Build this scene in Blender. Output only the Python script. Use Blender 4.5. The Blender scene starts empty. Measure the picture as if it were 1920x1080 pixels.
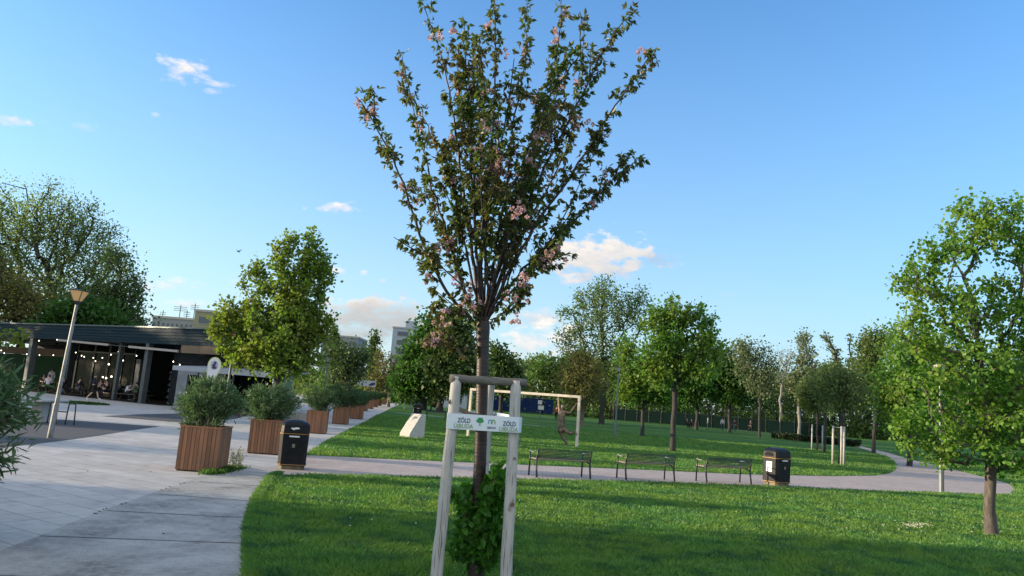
import bpy, bmesh, math, random
import numpy as np
from mathutils import Vector, Matrix
R = math.radians
PI = math.pi
sc = bpy.context.scene
C = sc.collection

# ---------------------------------------------------------------- camera
EYE = 1.95; FPX = 1400.0; PITCH = R(8.55); ROLL = R(4.3)
F_ = np.array([0, math.cos(PITCH), math.sin(PITCH)])
R0 = np.array([1.0, 0, 0]); U0 = np.array([0, -math.sin(PITCH), math.cos(PITCH)])
RT = math.cos(ROLL)*R0 + math.sin(ROLL)*U0
UP = -math.sin(ROLL)*R0 + math.cos(ROLL)*U0
cd = bpy.data.cameras.new('camera'); cam = bpy.data.objects.new('camera', cd); C.objects.link(cam)
cam.matrix_world = Matrix(((RT[0], UP[0], -F_[0], 0), (RT[1], UP[1], -F_[1], 0), (RT[2], UP[2], -F_[2], EYE), (0, 0, 0, 1)))
cd.sensor_width = 36; cd.lens = FPX/1920*36; cd.clip_end = 3000; cd.clip_start = 0.05
sc.camera = cam

def ray(px, py): return F_*FPX + RT*(px-960) + UP*(540-py)
def G(px, py, z=0.0):
    d = ray(px, py); t = (z-EYE)/d[2]; return np.array([0, 0, EYE]) + d*t
def P(px, py, Y):
    d = ray(px, py); return np.array([0, 0, EYE]) + d*(Y/d[1])
def base_py(px, Y):
    lo, hi = 600.0, 3000.0
    for _ in range(40):
        m = (lo+hi)/2
        if P(px, m, Y)[2] > 0: lo = m
        else: hi = m
    return lo
def B(px, Y): return P(px, base_py(px, Y), Y)

# ---------------------------------------------------------------- world, sun, exposure
SUN_EL = R(9.0); SUN_AZ = R(-90.0)
sund = Vector((math.sin(SUN_AZ)*math.cos(SUN_EL), math.cos(SUN_AZ)*math.cos(SUN_EL), math.sin(SUN_EL)))
w = bpy.data.worlds.new('World'); sc.world = w; w.use_nodes = True
nt = w.node_tree; N = nt.nodes; L = nt.links
for n in list(N): N.remove(n)
def wn(t, **k):
    n = N.new(t)
    for a, b in k.items(): setattr(n, a, b)
    return n
def wmath(op, a, b=None, c=None, clamp=False):
    n = wn('ShaderNodeMath', operation=op); n.use_clamp = clamp
    for i, v in enumerate((a, b, c)):
        if v is None: continue
        if isinstance(v, (int, float)): n.inputs[i].default_value = v
        else: L.new(v, n.inputs[i])
    return n.outputs[0]
def wmix(f, a, b):
    n = wn('ShaderNodeMix', data_type='RGBA')
    if isinstance(f, (int, float)): n.inputs[0].default_value = f
    else: L.new(f, n.inputs[0])
    for i, v in ((6, a), (7, b)):
        if isinstance(v, tuple): n.inputs[i].default_value = (*v, 1)
        else: L.new(v, n.inputs[i])
    return n.outputs[2]
sky = wn('ShaderNodeTexSky', sky_type='NISHITA'); sky.sun_disc = False
sky.sun_elevation = SUN_EL; sky.sun_rotation = SUN_AZ; sky.ozone_density = 2.5; sky.air_density = 1.0; sky.dust_density = 0.6
geo = wn('ShaderNodeTexCoord'); DIR = geo.outputs['Generated']
def wdot(v):
    n = wn('ShaderNodeVectorMath', operation='DOT_PRODUCT'); L.new(DIR, n.inputs[0]); n.inputs[1].default_value = tuple(v); return n.outputs['Value']
SKYGAIN = 1.0
tint = wn('ShaderNodeMix', data_type='RGBA', blend_type='MULTIPLY'); tint.inputs[0].default_value = 1
L.new(sky.outputs[0], tint.inputs[6]); tint.inputs[7].default_value = (1.55*SKYGAIN, 2.5*SKYGAIN, 3.25*SKYGAIN, 1)
skyc = tint.outputs[2]
# pale air low over the horizon, fading into the blue above; brighter towards the sun
elev = wdot((0, 0, 1)); left = wdot((math.sin(SUN_AZ), math.cos(SUN_AZ), 0))
hz = wmath('POWER', wmath('SUBTRACT', 1.0, wmath('MULTIPLY', wmath('MAXIMUM', elev, 0.0), 1.4), clamp=True), 2.2)
warm = wmath('MULTIPLY_ADD', left, 0.5, 0.5, clamp=True)
hcol = wmix(warm, (3.5, 5.2, 6.7), (6.2, 7.3, 7.8))
lowc = wmix(warm, (5.0, 6.3, 7.0), (7.8, 8.0, 7.6))
lowf = wmath('POWER', wmath('SUBTRACT', 1.0, wmath('MULTIPLY', wmath('MAXIMUM', elev, 0.0), 4.0), clamp=True), 1.6)
hcol = wmix(wmath('MULTIPLY', lowf, .8), hcol, lowc)
skyc = wmix(wmath('MULTIPLY', hz, 0.88), skyc, hcol)
# thin clouds: each one an uneven patch of fractal noise around its own direction
nz = wn('ShaderNodeTexNoise'); mp = wn('ShaderNodeMapping'); mp.inputs['Scale'].default_value = (1, 1, 2.0)
L.new(DIR, mp.inputs[0]); L.new(mp.outputs[0], nz.inputs['Vector']); nz.inputs['Scale'].default_value = 30; nz.inputs['Detail'].default_value = 10; nz.inputs['Roughness'].default_value = 0.62
nzv = wmath('SUBTRACT', nz.outputs['Fac'], 0.5)
nz2 = wn('ShaderNodeTexNoise'); L.new(mp.outputs[0], nz2.inputs['Vector']); nz2.inputs['Scale'].default_value = 60; nz2.inputs['Detail'].default_value = 6
clouds = [  # px, py, half width, half height, noise, softness, opacity, shade
    (352, 128, 34, 22, 1.9, 1.0, 1.0, 1.0), (408, 157, 26, 5, 1.5, 1.2, .7, 1.0), (396, 172, 16, 6, 1.5, 1.2, .8, 1.0),
    (25, 224, 40, 11, 1.9, 1.1, .95, 1.0), (160, 238, 18, 6, 1.5, 1.6, .4, 1.0), (290, 215, 8, 5, 1.2, 1.4, .5, 1.0),
    (636, 388, 38, 13, 2.2, 1.1, .9, 1.0), (1130, 482, 84, 36, 1.9, .6, .97, .9), (1085, 492, 60, 26, 1.8, .6, .97, .88), (1150, 468, 40, 26, 1.6, .6, .97, .92), (1225, 486, 34, 15, 1.6, 1.6, .6, .6),
    (628, 507, 18, 8, 1.4, 1.2, .8, 1.0), (682, 511, 8, 6, 1.2, 1.2, .7, 1.0), (718, 526, 10, 5, 1.2, 1.2, .7, 1.0),
    (330, 532, 54, 14, 2.4, 1.2, .75, 1.0), (680, 568, 95, 10, 2.6, .9, .9, 1.0), (695, 600, 150, 40, 1.5, .9, .85, .62),
    (1070, 522, 16, 12, 2.2, 1.2, .75, .95), (1360, 552, 26, 5, 1.6, 1.6, .35, .8), (1000, 598, 80, 14, 2.6, 1.2, .7, .85),
    (1010, 640, 90, 30, 2.6, 1.0, .85, 1.0), (360, 570, 50, 7, 2.2, 1.3, .6, 1.0), (820, 545, 30, 6, 2, 1.3, .5, 1.0),
]
for (px, py, hw, hh, na, soft, op, sh) in clouds:
    d = ray(px, py); d /= np.linalg.norm(d); k = FPX*1.0
    e2 = UP - d*UP.dot(d); e2 /= np.linalg.norm(e2); e1 = np.cross(d, e2)
    e1 = e1*math.cos(0.04)+e2*0.0
    u = wmath('DIVIDE', wdot(e1), hw/k); v = wmath('DIVIDE', wdot(e2), hh/k)
    rr = wmath('SQRT', wmath('ADD', wmath('MULTIPLY', u, u), wmath('MULTIPLY', v, v)))
    m = wmath('ADD', wmath('SUBTRACT', 1.12, rr), wmath('MULTIPLY', nzv, na*2.3))
    fr = wmath('GREATER_THAN', wdot(d), 0.5)
    m = wmath('MULTIPLY', wmath('DIVIDE', m, soft, clamp=True), fr)
    m = wmath('SMOOTH_MIN', m, 1.0, 0.1)
    top = wmath('MULTIPLY_ADD', v, 0.35, wmath('MULTIPLY_ADD', nz2.outputs['Fac'], 1.2, -0.1), clamp=True)
    col = wmix(top, (5.8*sh, 6.0*sh, 6.5*sh), (9.0*sh, 8.3*sh, 7.6*sh))
    skyc = wmix(wmath('MULTIPLY', m, op, clamp=True), skyc, col)
# bright unseen sky patch added overhead and behind the camera as neutral fill light
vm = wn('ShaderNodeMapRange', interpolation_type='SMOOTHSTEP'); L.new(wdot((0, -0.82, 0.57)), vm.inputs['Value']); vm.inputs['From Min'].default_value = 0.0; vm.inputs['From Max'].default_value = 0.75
sky_fill = wmath('MULTIPLY', vm.outputs['Result'], wmath('MULTIPLY_ADD', nz2.outputs['Fac'], 0.6, 0.35), clamp=True)
skyc = wmix(sky_fill, skyc, (10.5, 10.3, 10.0))
bg = wn('ShaderNodeBackground'); bg.inputs[1].default_value = 0.062
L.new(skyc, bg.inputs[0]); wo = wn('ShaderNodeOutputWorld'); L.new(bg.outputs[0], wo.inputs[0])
sl = bpy.data.lights.new('sun', 'SUN'); sl.energy = 4.2; sl.angle = R(0.6); sl.color = (1.0, 0.80, 0.55)
sun = bpy.data.objects.new('sun', sl); C.objects.link(sun); sun.rotation_euler = sund.to_track_quat('Z', 'Y').to_euler(); sun.location = (-40, 0, 40)
sc.view_settings.view_transform = 'Standard'; sc.view_settings.look = 'None'; sc.view_settings.exposure = 1.05; sc.view_settings.gamma = 1
sc.view_settings.use_curve_mapping = False
sc.cycles.max_bounces = 6; sc.cycles.diffuse_bounces = 3; sc.cycles.transmission_bounces = 4; sc.cycles.transparent_max_bounces = 6

# ---------------------------------------------------------------- materials
_m = {}
def newmat(name):
    m = bpy.data.materials.new(name); m.use_nodes = True; nt = m.node_tree
    return m, nt, nt.nodes['Principled BSDF']
def _n(nt, t, **k):
    n = nt.nodes.new(t)
    for a, b in k.items(): setattr(n, a, b)
    return n
def mixc(nt, f, a, b, bt='MIX'):
    n = _n(nt, 'ShaderNodeMix', data_type='RGBA', blend_type=bt)
    if isinstance(f, (int, float)): n.inputs[0].default_value = f
    else: nt.links.new(f, n.inputs[0])
    for i, v in ((6, a), (7, b)):
        if isinstance(v, tuple): n.inputs[i].default_value = (*v, 1)
        else: nt.links.new(v, n.inputs[i])
    return n.outputs[2]
def noise(nt, scale, detail=4, stretch=(1, 1, 1), rough=.55, rot=(0, 0, 0)):
    tc = _n(nt, 'ShaderNodeTexCoord'); mp = _n(nt, 'ShaderNodeMapping'); mp.inputs['Scale'].default_value = stretch; mp.inputs['Rotation'].default_value = rot
    nt.links.new(tc.outputs['Object'], mp.inputs[0]); n = _n(nt, 'ShaderNodeTexNoise'); nt.links.new(mp.outputs[0], n.inputs['Vector'])
    n.inputs['Scale'].default_value = scale; n.inputs['Detail'].default_value = detail; n.inputs['Roughness'].default_value = rough
    return n.outputs['Fac']
def ramp(nt, f, a, b):
    n = _n(nt, 'ShaderNodeMapRange'); n.inputs['From Min'].default_value = a; n.inputs['From Max'].default_value = b
    nt.links.new(f, n.inputs['Value']); return n.outputs['Result']
def bump(nt, p, h, s, d=.01):
    b = _n(nt, 'ShaderNodeBump'); b.inputs['Strength'].default_value = s; b.inputs['Distance'].default_value = d
    nt.links.new(h, b.inputs['Height']); nt.links.new(b.outputs[0], p.inputs['Normal'])
def mat(name, c, rough=.6, c2=None, scale=8, stretch=(1, 1, 1), metal=0, bmp=0, lo=.35, hi=.65, emit=None, es=0, spec=None, fine=0):
    if name in _m: return _m[name]
    m, nt, p = newmat(name)
    p.inputs['Base Color'].default_value = (*c, 1); p.inputs['Roughness'].default_value = rough; p.inputs['Metallic'].default_value = metal
    if spec is not None: p.inputs['Specular IOR Level'].default_value = spec
    if c2:
        f = noise(nt, scale, 6, stretch); col = mixc(nt, ramp(nt, f, lo, hi), c, c2)
        if fine:
            f2 = noise(nt, fine, 3, stretch); col = mixc(nt, ramp(nt, f2, .45, .75), col, tuple(x*.55 for x in c))
        nt.links.new(col, p.inputs['Base Color'])
        if bmp: bump(nt, p, f, bmp)
    if emit: p.inputs['Emission Color'].default_value = (*emit, 1); p.inputs['Emission Strength'].default_value = es
    _m[name] = m; return m
def leafmat(name, c1, c2, trans=.4, c3=None, rough=.5, patch=.6, pf=1.2):
    if name in _m: return _m[name]
    m, nt, p = newmat(name)
    at = _n(nt, 'ShaderNodeAttribute', attribute_name='rnd')
    col = mixc(nt, at.outputs['Fac'], c1, c2)
    col = mixc(nt, ramp(nt, noise(nt, pf, 2), .4, .65), col, tuple(x*patch for x in c1) if not c3 else c3)
    nt.links.new(col, p.inputs['Base Color']); p.inputs['Roughness'].default_value = rough; p.inputs['Specular IOR Level'].default_value = .3
    t = _n(nt, 'ShaderNodeBsdfTranslucent'); tcol = mixc(nt, 1.0, col, (1.25, 1.35, .6), 'MULTIPLY'); nt.links.new(tcol, t.inputs[0])
    mx = _n(nt, 'ShaderNodeMixShader'); mx.inputs[0].default_value = trans
    nt.links.new(p.outputs[0], mx.inputs[1]); nt.links.new(t.outputs[0], mx.inputs[2])
    nt.links.new(mx.outputs[0], nt.nodes['Material Output'].inputs[0])
    _m[name] = m; return m

# ---------------------------------------------------------------- builders
class MB:
    def __init__(s): s.v = []; s.f = []; s.mi = []; s.cur = 0
    def add(s, vs, fs):
        o = len(s.v); s.v += [tuple(map(float, v)) for v in vs]; s.f += [tuple(i+o for i in f) for f in fs]; s.mi += [s.cur]*len(fs); return s
    def box(s, x0, x1, y0, y1, z0, z1, M=None):
        vs = [(x, y, z) for z in (z0, z1) for y in (y0, y1) for x in (x0, x1)]
        if M is not None: vs = [tuple(M @ Vector(v)) for v in vs]
        return s.add(vs, [(0, 2, 3, 1), (4, 5, 7, 6), (0, 1, 5, 4), (2, 6, 7, 3), (0, 4, 6, 2), (1, 3, 7, 5)])
    def beam(s, a, b, wx, wy, up=(0, 0, 1)):
        a = Vector(a); b = Vector(b); d = (b-a).normalized(); x = d.cross(Vector(up))
        if x.length < 1e-4: x = Vector((1, 0, 0))
        x.normalize(); y = x.cross(d)
        vs = []
        for p in (a, b):
            for sx, sy in ((-1, -1), (1, -1), (1, 1), (-1, 1)): vs.append(p+x*sx*wx/2+y*sy*wy/2)
        return s.add(vs, [(0, 3, 2, 1), (4, 5, 6, 7), (0, 1, 5, 4), (1, 2, 6, 5), (2, 3, 7, 6), (3, 0, 4, 7)])
    def tube(s, pts, rad, n=8, cap=True, jit=0):
        pts = [Vector(p) for p in pts]
        if not hasattr(rad, '__len__'): rad = [rad]*len(pts)
        vs = []; x = None
        for i, p in enumerate(pts):
            d = (pts[min(i+1, len(pts)-1)]-pts[max(i-1, 0)]).normalized()
            if x is None:
                x = d.cross(Vector((0.13, .97, .2)));
                if x.length < .1: x = d.cross(Vector((1, 0, 0)))
            x = (x-d*x.dot(d)).normalized(); y = d.cross(x)
            for k in range(n):
                a = 2*PI*k/n; r = rad[i]*(1+(random.uniform(-jit, jit) if jit else 0)); vs.append(p+x*math.cos(a)*r+y*math.sin(a)*r)
        fs = [(i*n+k, i*n+(k+1) % n, (i+1)*n+(k+1) % n, (i+1)*n+k) for i in range(len(pts)-1) for k in range(n)]
        if cap: fs += [tuple(range(n))[::-1], tuple((len(pts)-1)*n+k for k in range(n))]
        return s.add(vs, fs)
    def lathe(s, prof, n=16, o=(0, 0, 0), a0=0, sx=1, sy=1):
        vs = [(o[0]+r*math.cos(a0+2*PI*k/n)*sx, o[1]+r*math.sin(a0+2*PI*k/n)*sy, o[2]+z) for r, z in prof for k in range(n)]
        m = len(prof)
        fs = [(i*n+k, i*n+(k+1) % n, (i+1)*n+(k+1) % n, (i+1)*n+k) for i in range(m-1) for k in range(n)]
        fs += [tuple(range(n))[::-1], tuple((m-1)*n+k for k in range(n))]
        return s.add(vs, fs)
    def poly(s, pts, z0, z1):
        n = len(pts); vs = [(p[0], p[1], z0) for p in pts]+[(p[0], p[1], z1) for p in pts]
        return s.add(vs, [tuple(range(n))[::-1], tuple(range(n, 2*n))]+[(i, (i+1) % n, n+(i+1) % n, n+i) for i in range(n)])
    def build(s, name, m, parent=None, smooth=False, loc=None):
        me = bpy.data.meshes.new(name); me.from_pydata(s.v, [], s.f)
        ms = m if isinstance(m, (list, tuple)) else [m]
        for x in ms: me.materials.append(x)
        if len(ms) > 1: me.polygons.foreach_set('material_index', s.mi)
        bm = bmesh.new(); bm.from_mesh(me); bmesh.ops.recalc_face_normals(bm, faces=bm.faces); bm.to_mesh(me); bm.free()
        if smooth: me.polygons.foreach_set('use_smooth', [True]*len(me.polygons))
        o = bpy.data.objects.new(name, me); C.objects.link(o)
        if parent: o.parent = parent
        if loc is not None: o.location = loc
        return o
def tag(o, label=None, cat=None, group=None, kind=None):
    if label: o['label'] = label
    if cat: o['category'] = cat
    if group: o['group'] = group
    if kind: o['kind'] = kind
    return o
def empty(name, loc=(0, 0, 0), rz=0, label=None, cat=None, group=None):
    o = bpy.data.objects.new(name, None); C.objects.link(o); o.location = tuple(map(float, loc)); o.rotation_euler = (0, 0, rz); o.empty_display_size = .2
    return tag(o, label, cat, group)
def copy_tree(o, parent=None, label=None, loc=None, rz=None, scale=None):
    c = o.copy(); C.objects.link(c)
    if parent: c.parent = parent
    if label: c['label'] = label
    if loc is not None: c.location = tuple(map(float, loc))
    if rz is not None: c.rotation_euler = (0, 0, rz)
    if scale is not None: c.scale = scale
    for ch in list(o.children): copy_tree(ch, c)
    return c
def bevel(o, wd=.01, seg=2):
    md = o.modifiers.new('bevel', 'BEVEL'); md.width = wd; md.segments = seg; md.limit_method = 'ANGLE'; return o
def npmesh(name, V, Fs, m, parent=None, rnd=None, smooth=False, matidx=None, loc=None):
    me = bpy.data.meshes.new(name); V = np.asarray(V, dtype=np.float32); k = Fs.shape[1]; nf = len(Fs)
    me.vertices.add(len(V)); me.vertices.foreach_set('co', V.ravel())
    me.loops.add(nf*k); me.loops.foreach_set('vertex_index', Fs.astype(np.int32).ravel())
    me.polygons.add(nf); me.polygons.foreach_set('loop_start', np.arange(0, nf*k, k, dtype=np.int32))
    for x in (m if isinstance(m, (list, tuple)) else [m]): me.materials.append(x)
    if matidx is not None: me.polygons.foreach_set('material_index', matidx.astype(np.int32))
    if rnd is not None:
        a = me.attributes.new('rnd', 'FLOAT', 'POINT'); a.data.foreach_set('value', rnd.astype(np.float32))
    if smooth: me.polygons.foreach_set('use_smooth', np.ones(nf, dtype=bool))
    me.update(calc_edges=True)
    o = bpy.data.objects.new(name, me); C.objects.link(o)
    if parent: o.parent = parent
    if loc is not None: o.location = loc
    return o
LEAF6 = (np.array([(0, 0, 0), (-.30, .28, .07), (-.27, .66, .05), (0, 1, -.12), (.27, .66, .05), (.30, .28, .07)]), np.array([(0, 3, 2, 1), (0, 5, 4, 3)]))
LEAFN = (np.array([(0, 0, 0), (-.09, .3, .02), (-.08, .7, .02), (0, 1, -.06), (.08, .7, .02), (.09, .3, .02)]), np.array([(0, 3, 2, 1), (0, 5, 4, 3)]))
LEAF4 = (np.array([(0, 0, 0), (-.42, .5, .06), (0, 1, 0), (.42, .5, .06)]), np.array([(0, 3, 2, 1)]))
LEAFC = (np.array([(0, 0, 0), (-.20, .28, .05), (-.21, .55, .03), (0, 1, -.20), (.21, .55, .03), (.20, .28, .05)]), np.array([(0, 3, 2, 1), (0, 5, 4, 3)]))
LEAFR = (np.array([(0, .02, 0), (-.40, .2, .08), (-.42, .62, .06), (0, 1, -.08), (.42, .62, .06), (.40, .2, .08)]), np.array([(0, 3, 2, 1), (0, 5, 4, 3)]))
def leaves(rng, Cn, D, size, tpl, roll=None):
    n = len(Cn); D = D/np.linalg.norm(D, axis=1, keepdims=True)
    rv = rng.normal(size=(n, 3)); rv[:, 2] += 0.9
    X = np.cross(D, rv); X /= np.linalg.norm(X, axis=1, keepdims=True)+1e-9; Z = np.cross(X, D)
    T, Fc = tpl; s = size[:, None, None]
    V = Cn[:, None, :]+s*(T[None, :, 0:1]*X[:, None, :]+T[None, :, 1:2]*D[:, None, :]+T[None, :, 2:3]*Z[:, None, :])
    k = len(T); Fs = (Fc[None]+(np.arange(n)*k)[:, None, None]).reshape(-1, 4)
    rnd = np.repeat(rng.random(n), k)
    return V.reshape(-1, 3), Fs, rnd
def frusta(A, Bq, ra, rb, k=5):
    A = np.asarray(A); Bq = np.asarray(Bq); D = Bq-A; ln = np.linalg.norm(D, axis=1, keepdims=True)+1e-9; D = D/ln
    A = A-D*np.minimum(ra[:, None]*.35, ln*.3); Bq = Bq+D*np.minimum(rb[:, None]*.35, ln*.3)
    ref = np.tile([.21, .93, .3], (len(A), 1)); X = np.cross(D, ref); X /= np.linalg.norm(X, axis=1, keepdims=True)+1e-9; Y = np.cross(D, X)
    an = np.arange(k)*2*PI/k; c = np.cos(an)[None, :, None]; s = np.sin(an)[None, :, None]
    ring = c*X[:, None, :]+s*Y[:, None, :]
    V = np.concatenate([A[:, None, :]+ring*ra[:, None, None], Bq[:, None, :]+ring*rb[:, None, None]], axis=1)
    i = np.arange(k); j = (i+1) % k
    f = np.stack([i, j, j+k, i+k], axis=1); Fs = (f[None]+(np.arange(len(A))*2*k)[:, None, None]).reshape(-1, 4)
    return V.reshape(-1, 3), Fs

def skeleton(rng, trunk, tips, bf=.4, down=2.5):
    """greedy balanced spanning tree from the trunk nodes out to the tips"""
    pos = [np.array(t, float) for t in trunk]; par = [-1]+list(range(len(trunk)-1)); plen = [0.0]
    for i in range(1, len(trunk)): plen.append(plen[-1]+np.linalg.norm(pos[i]-pos[i-1]))
    lo = max(1, int(len(trunk)*.25))
    o = pos[len(trunk)//2]; order = np.argsort(np.linalg.norm(tips-o, axis=1)); tipidx = []
    PA = np.zeros((len(trunk)+2*len(tips)+4, 3)); PL = np.zeros(len(PA)); n = len(trunk); PA[:n] = pos; PL[:n] = plen
    PL[:lo] += 1e6
    for t in order:
        p = tips[t]; d = PA[:n]-p; dist = np.linalg.norm(d, axis=1)
        cost = dist+bf*PL[:n]+down*np.maximum(d[:, 2], -0.0)*.5
        q = int(np.argmin(cost)); seg = p-PA[q]; ln = np.linalg.norm(seg)
        mid = PA[q]+seg*.5+rng.normal(size=3)*ln*.07+np.array([0, 0, ln*.05])
        PA[n] = mid; PL[n] = PL[q]+ln*.5; par.append(q); n += 1
        PA[n] = p; PL[n] = PL[q]+ln; par.append(n-1); n += 1; tipidx.append(n-1)
    return PA[:n].copy(), np.array(par), np.array(tipidx)
def branch_radii(par, r0, rmin, e=2.3, tips=None):
    n = len(par); w = np.zeros(n); has = np.zeros(n, bool)
    for i in range(n):
        if par[i] >= 0: has[par[i]] = True
    w[~has] = 1
    for i in range(n-1, 0, -1): w[par[i]] += w[i]
    return np.maximum(r0*(w/w[0])**(1/e), rmin)

def tree(name, label, base, blobs, Y, trunk_r, lm, bm_, fork, ntips=220, nleaf=5000, ls=.16, seed=1, bf=.4, sig=.25, tpl=LEAF4, group=None,
         droop=.3, surf=.45, rmin=.012, cat='tree', along=.5, leader=.55, upright=.0, prof_leaf=None, k=6, thick_tip=False):
    """blobs: crown lobes (px,py,rx,ry[,dy]) read off the photo and given their true size and depth at distance Y"""
    rng = np.random.default_rng(seed); s = Y/FPX
    b0 = B(base, Y); O = b0.copy()
    bl = []
    for q in blobs:
        dy = q[4] if len(q) > 4 else 0
        c = P(q[0], q[1], Y); bl.append((c+np.array([0, dy, 0]), q[2]*s, q[3]*s))
    vol = np.array([(a[1]**2*a[2])**.75 for a in bl]); pr = vol/vol.sum()
    tips = []
    while len(tips) < ntips:
        i = rng.choice(len(bl), p=pr); c, rx, rz = bl[i]
        v = rng.normal(size=3); v /= np.linalg.norm(v); r = rng.random()**surf*(1+rng.normal()*.06)
        p = c+v*np.array([rx, rx, rz])*r
        if p[2] > .4: tips.append(p)
    tips = np.array(tips)
    top = tips[:, 2].max(); zf = P(base, fork, Y)[2]; cm = np.mean([a[0] for a in bl], axis=0)
    zt = zf+(top-zf)*leader
    ntr = 5; trunk = [b0+np.array([0, 0, zf*t])+np.array([rng.normal()*.03, rng.normal()*.03, 0])*zf*(t > 0)*.4 for t in np.linspace(0, 1, ntr)]
    for t in np.linspace(.2, 1, 6):
        z = zf+(zt-zf)*t; trunk.append(np.array([trunk[ntr-1][0]*(1-t)+cm[0]*t, trunk[ntr-1][1]*(1-t)+cm[1]*t, z])+rng.normal(size=3)*.02*(zt-zf))
    # let branches leave only from the fork up
    PA, par, ti = skeleton(rng, trunk, tips, bf)
    for j in range(ntr-1):  # reroute anything hung on the bare trunk to the fork
        par[(par == j) & (np.arange(len(par)) >= len(trunk))] = ntr-1
    rad = branch_radii(par, trunk_r, rmin)
    idx = np.arange(1, len(par)); A = PA[par[idx]]-O; Bq = PA[idx]-O; ra = rad[par[idx]].copy(); rb = rad[idx]
    side = idx >= len(trunk); ra[side] = np.minimum(ra[side], rb[side]*1.25)
    ra[0] *= 1.35
    V, Fs = frusta(A, Bq, ra, rb, k)
    root = empty(name, O, 0, label, cat, group)
    npmesh('trunk', V, Fs, bm_, root, smooth=True)
    # leaves around the twigs
    per = rng.integers(0, len(ti), nleaf); t = ti[per]; q = par[t]; f = rng.random(nleaf)**along
    base_ = PA[q]+(PA[t]-PA[q])*f[:, None]
    off = rng.normal(size=(nleaf, 3)); off *= (sig*rng.random(nleaf)**.5)[:, None]
    cen = base_+off-O; D = off/sig+rng.normal(size=(nleaf, 3))*.5; D[:, 2] += -droop+upright
    size = ls*(.6+.8*rng.random(nleaf))
    V, Fs, rnd = leaves(rng, cen, D, size, tpl)
    rnd = np.clip(rnd*.7+np.repeat(np.random.default_rng(seed+7).random(len(ti))[per], len(tpl[0]))*.3, 0, 1)
    npmesh('crown', V, Fs, lm, root, rnd=rnd)
    return root
def vary(o, mul):
    return o

# ---------------------------------------------------------------- shared materials
BARK = mat('bark', (.10, .075, .055), .9, (.19, .155, .12), 14, (1, 1, .25), bmp=.6)
BARK_D = mat('bark_dark', (.022, .020, .018), .9, (.046, .043, .040), 10, (1, 1, .2), bmp=.6)
BARK_G = mat('bark_grey', (.15, .14, .12), .9, (.27, .25, .22), 12, (1, 1, .25), bmp=.5)
STEEL_D = mat('dark_painted_steel', (.012, .015, .018), .38, (.02, .024, .028), 30)
GALV = mat('galvanised_steel', (.20, .215, .225), .5, (.13, .145, .16), 9, (1, 1, .3), metal=.55, fine=60)
BLACK = mat('black_plastic', (.004, .005, .008), .42, (.009, .010, .014), 6, bmp=.05, spec=.22)
GOLD = mat('gold_band', (.34, .20, .07), .45, metal=.3)
WHITE = mat('white_paint', (.72, .71, .68), .5, (.58, .57, .53), 12)
CONC = mat('pale_concrete', (.44, .43, .40), .85, (.33, .32, .30), 7, bmp=.2, fine=70)
BRONZE = mat('bronze', (.23, .165, .11), .5, (.09, .07, .05), 9, metal=.45, bmp=.3)
SKIN = mat('skin', (.52, .33, .24), .55)
HAIR = mat('hair', (.035, .025, .02), .6, (.06, .04, .03), 60)

# ---------------------------------------------------------------- ground sheets
def gpoly(pts): return [(float(p[0]), float(p[1])) for p in pts]
def inside(poly, X, Y):
    r = np.zeros(len(X), bool); n = len(poly); j = n-1
    for i in range(n):
        xi, yi = poly[i]; xj, yj = poly[j]
        c = ((yi > Y) != (yj > Y)); t = (xj-xi)*(Y-yi)/(yj-yi if yj != yi else 1e-9)+xi
        r ^= c & (X < t); j = i
    return r
def sheet(name, poly, z, m, kind='structure'):
    bm = bmesh.new(); vs = [bm.verts.new((p[0], p[1], z)) for p in poly]; es = [bm.edges.new((vs[i], vs[(i+1) % len(vs)])) for i in range(len(vs))]
    bmesh.ops.triangle_fill(bm, use_beauty=True, edges=es)
    bmesh.ops.recalc_face_normals(bm, faces=bm.faces)
    if bm.faces and bm.faces[0].normal.z < 0: bmesh.ops.reverse_faces(bm, faces=bm.faces)
    me = bpy.data.meshes.new(name); bm.to_mesh(me); bm.free(); me.materials.append(m)
    o = bpy.data.objects.new(name, me); C.objects.link(o); o['kind'] = kind; return o
def smooth(pts, n=4):
    pts = [np.array(p, float) for p in pts]; out = []
    for i in range(len(pts)-1):
        p0 = pts[max(i-1, 0)]; p1 = pts[i]; p2 = pts[i+1]; p3 = pts[min(i+2, len(pts)-1)]
        for k in range(n):
            t = k/n; out.append(.5*((2*p1)+(-p0+p2)*t+(2*p0-5*p1+4*p2-p3)*t*t+(-p0+3*p1-3*p2+p3)*t**3))
    out.append(pts[-1]); return out

def lawn_mat():
    m, nt, p = newmat('lawn_turf')
    a = noise(nt, .35, 5); b = noise(nt, 2.2, 6); c = noise(nt, 26, 4)
    col = mixc(nt, ramp(nt, a, .38, .62), (.055, .15, .032), (.105, .215, .042))
    col = mixc(nt, ramp(nt, b, .42, .72), col, (.052, .125, .030))
    col = mixc(nt, ramp(nt, c, .35, .7), col, (.026, .075, .016))
    nt.links.new(col, p.inputs['Base Color']); p.inputs['Roughness'].default_value = .9; p.inputs['Specular IOR Level'].default_value = .1
    bump(nt, p, c, .9, .03); return m
ground = MB(); ground.add([(-1500, -60, 0), (1500, -60, 0), (1500, 2200, 0), (-1500, 2200, 0)], [(0, 1, 2, 3)])
ground.build('lawn', lawn_mat())['kind'] = 'structure'

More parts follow.
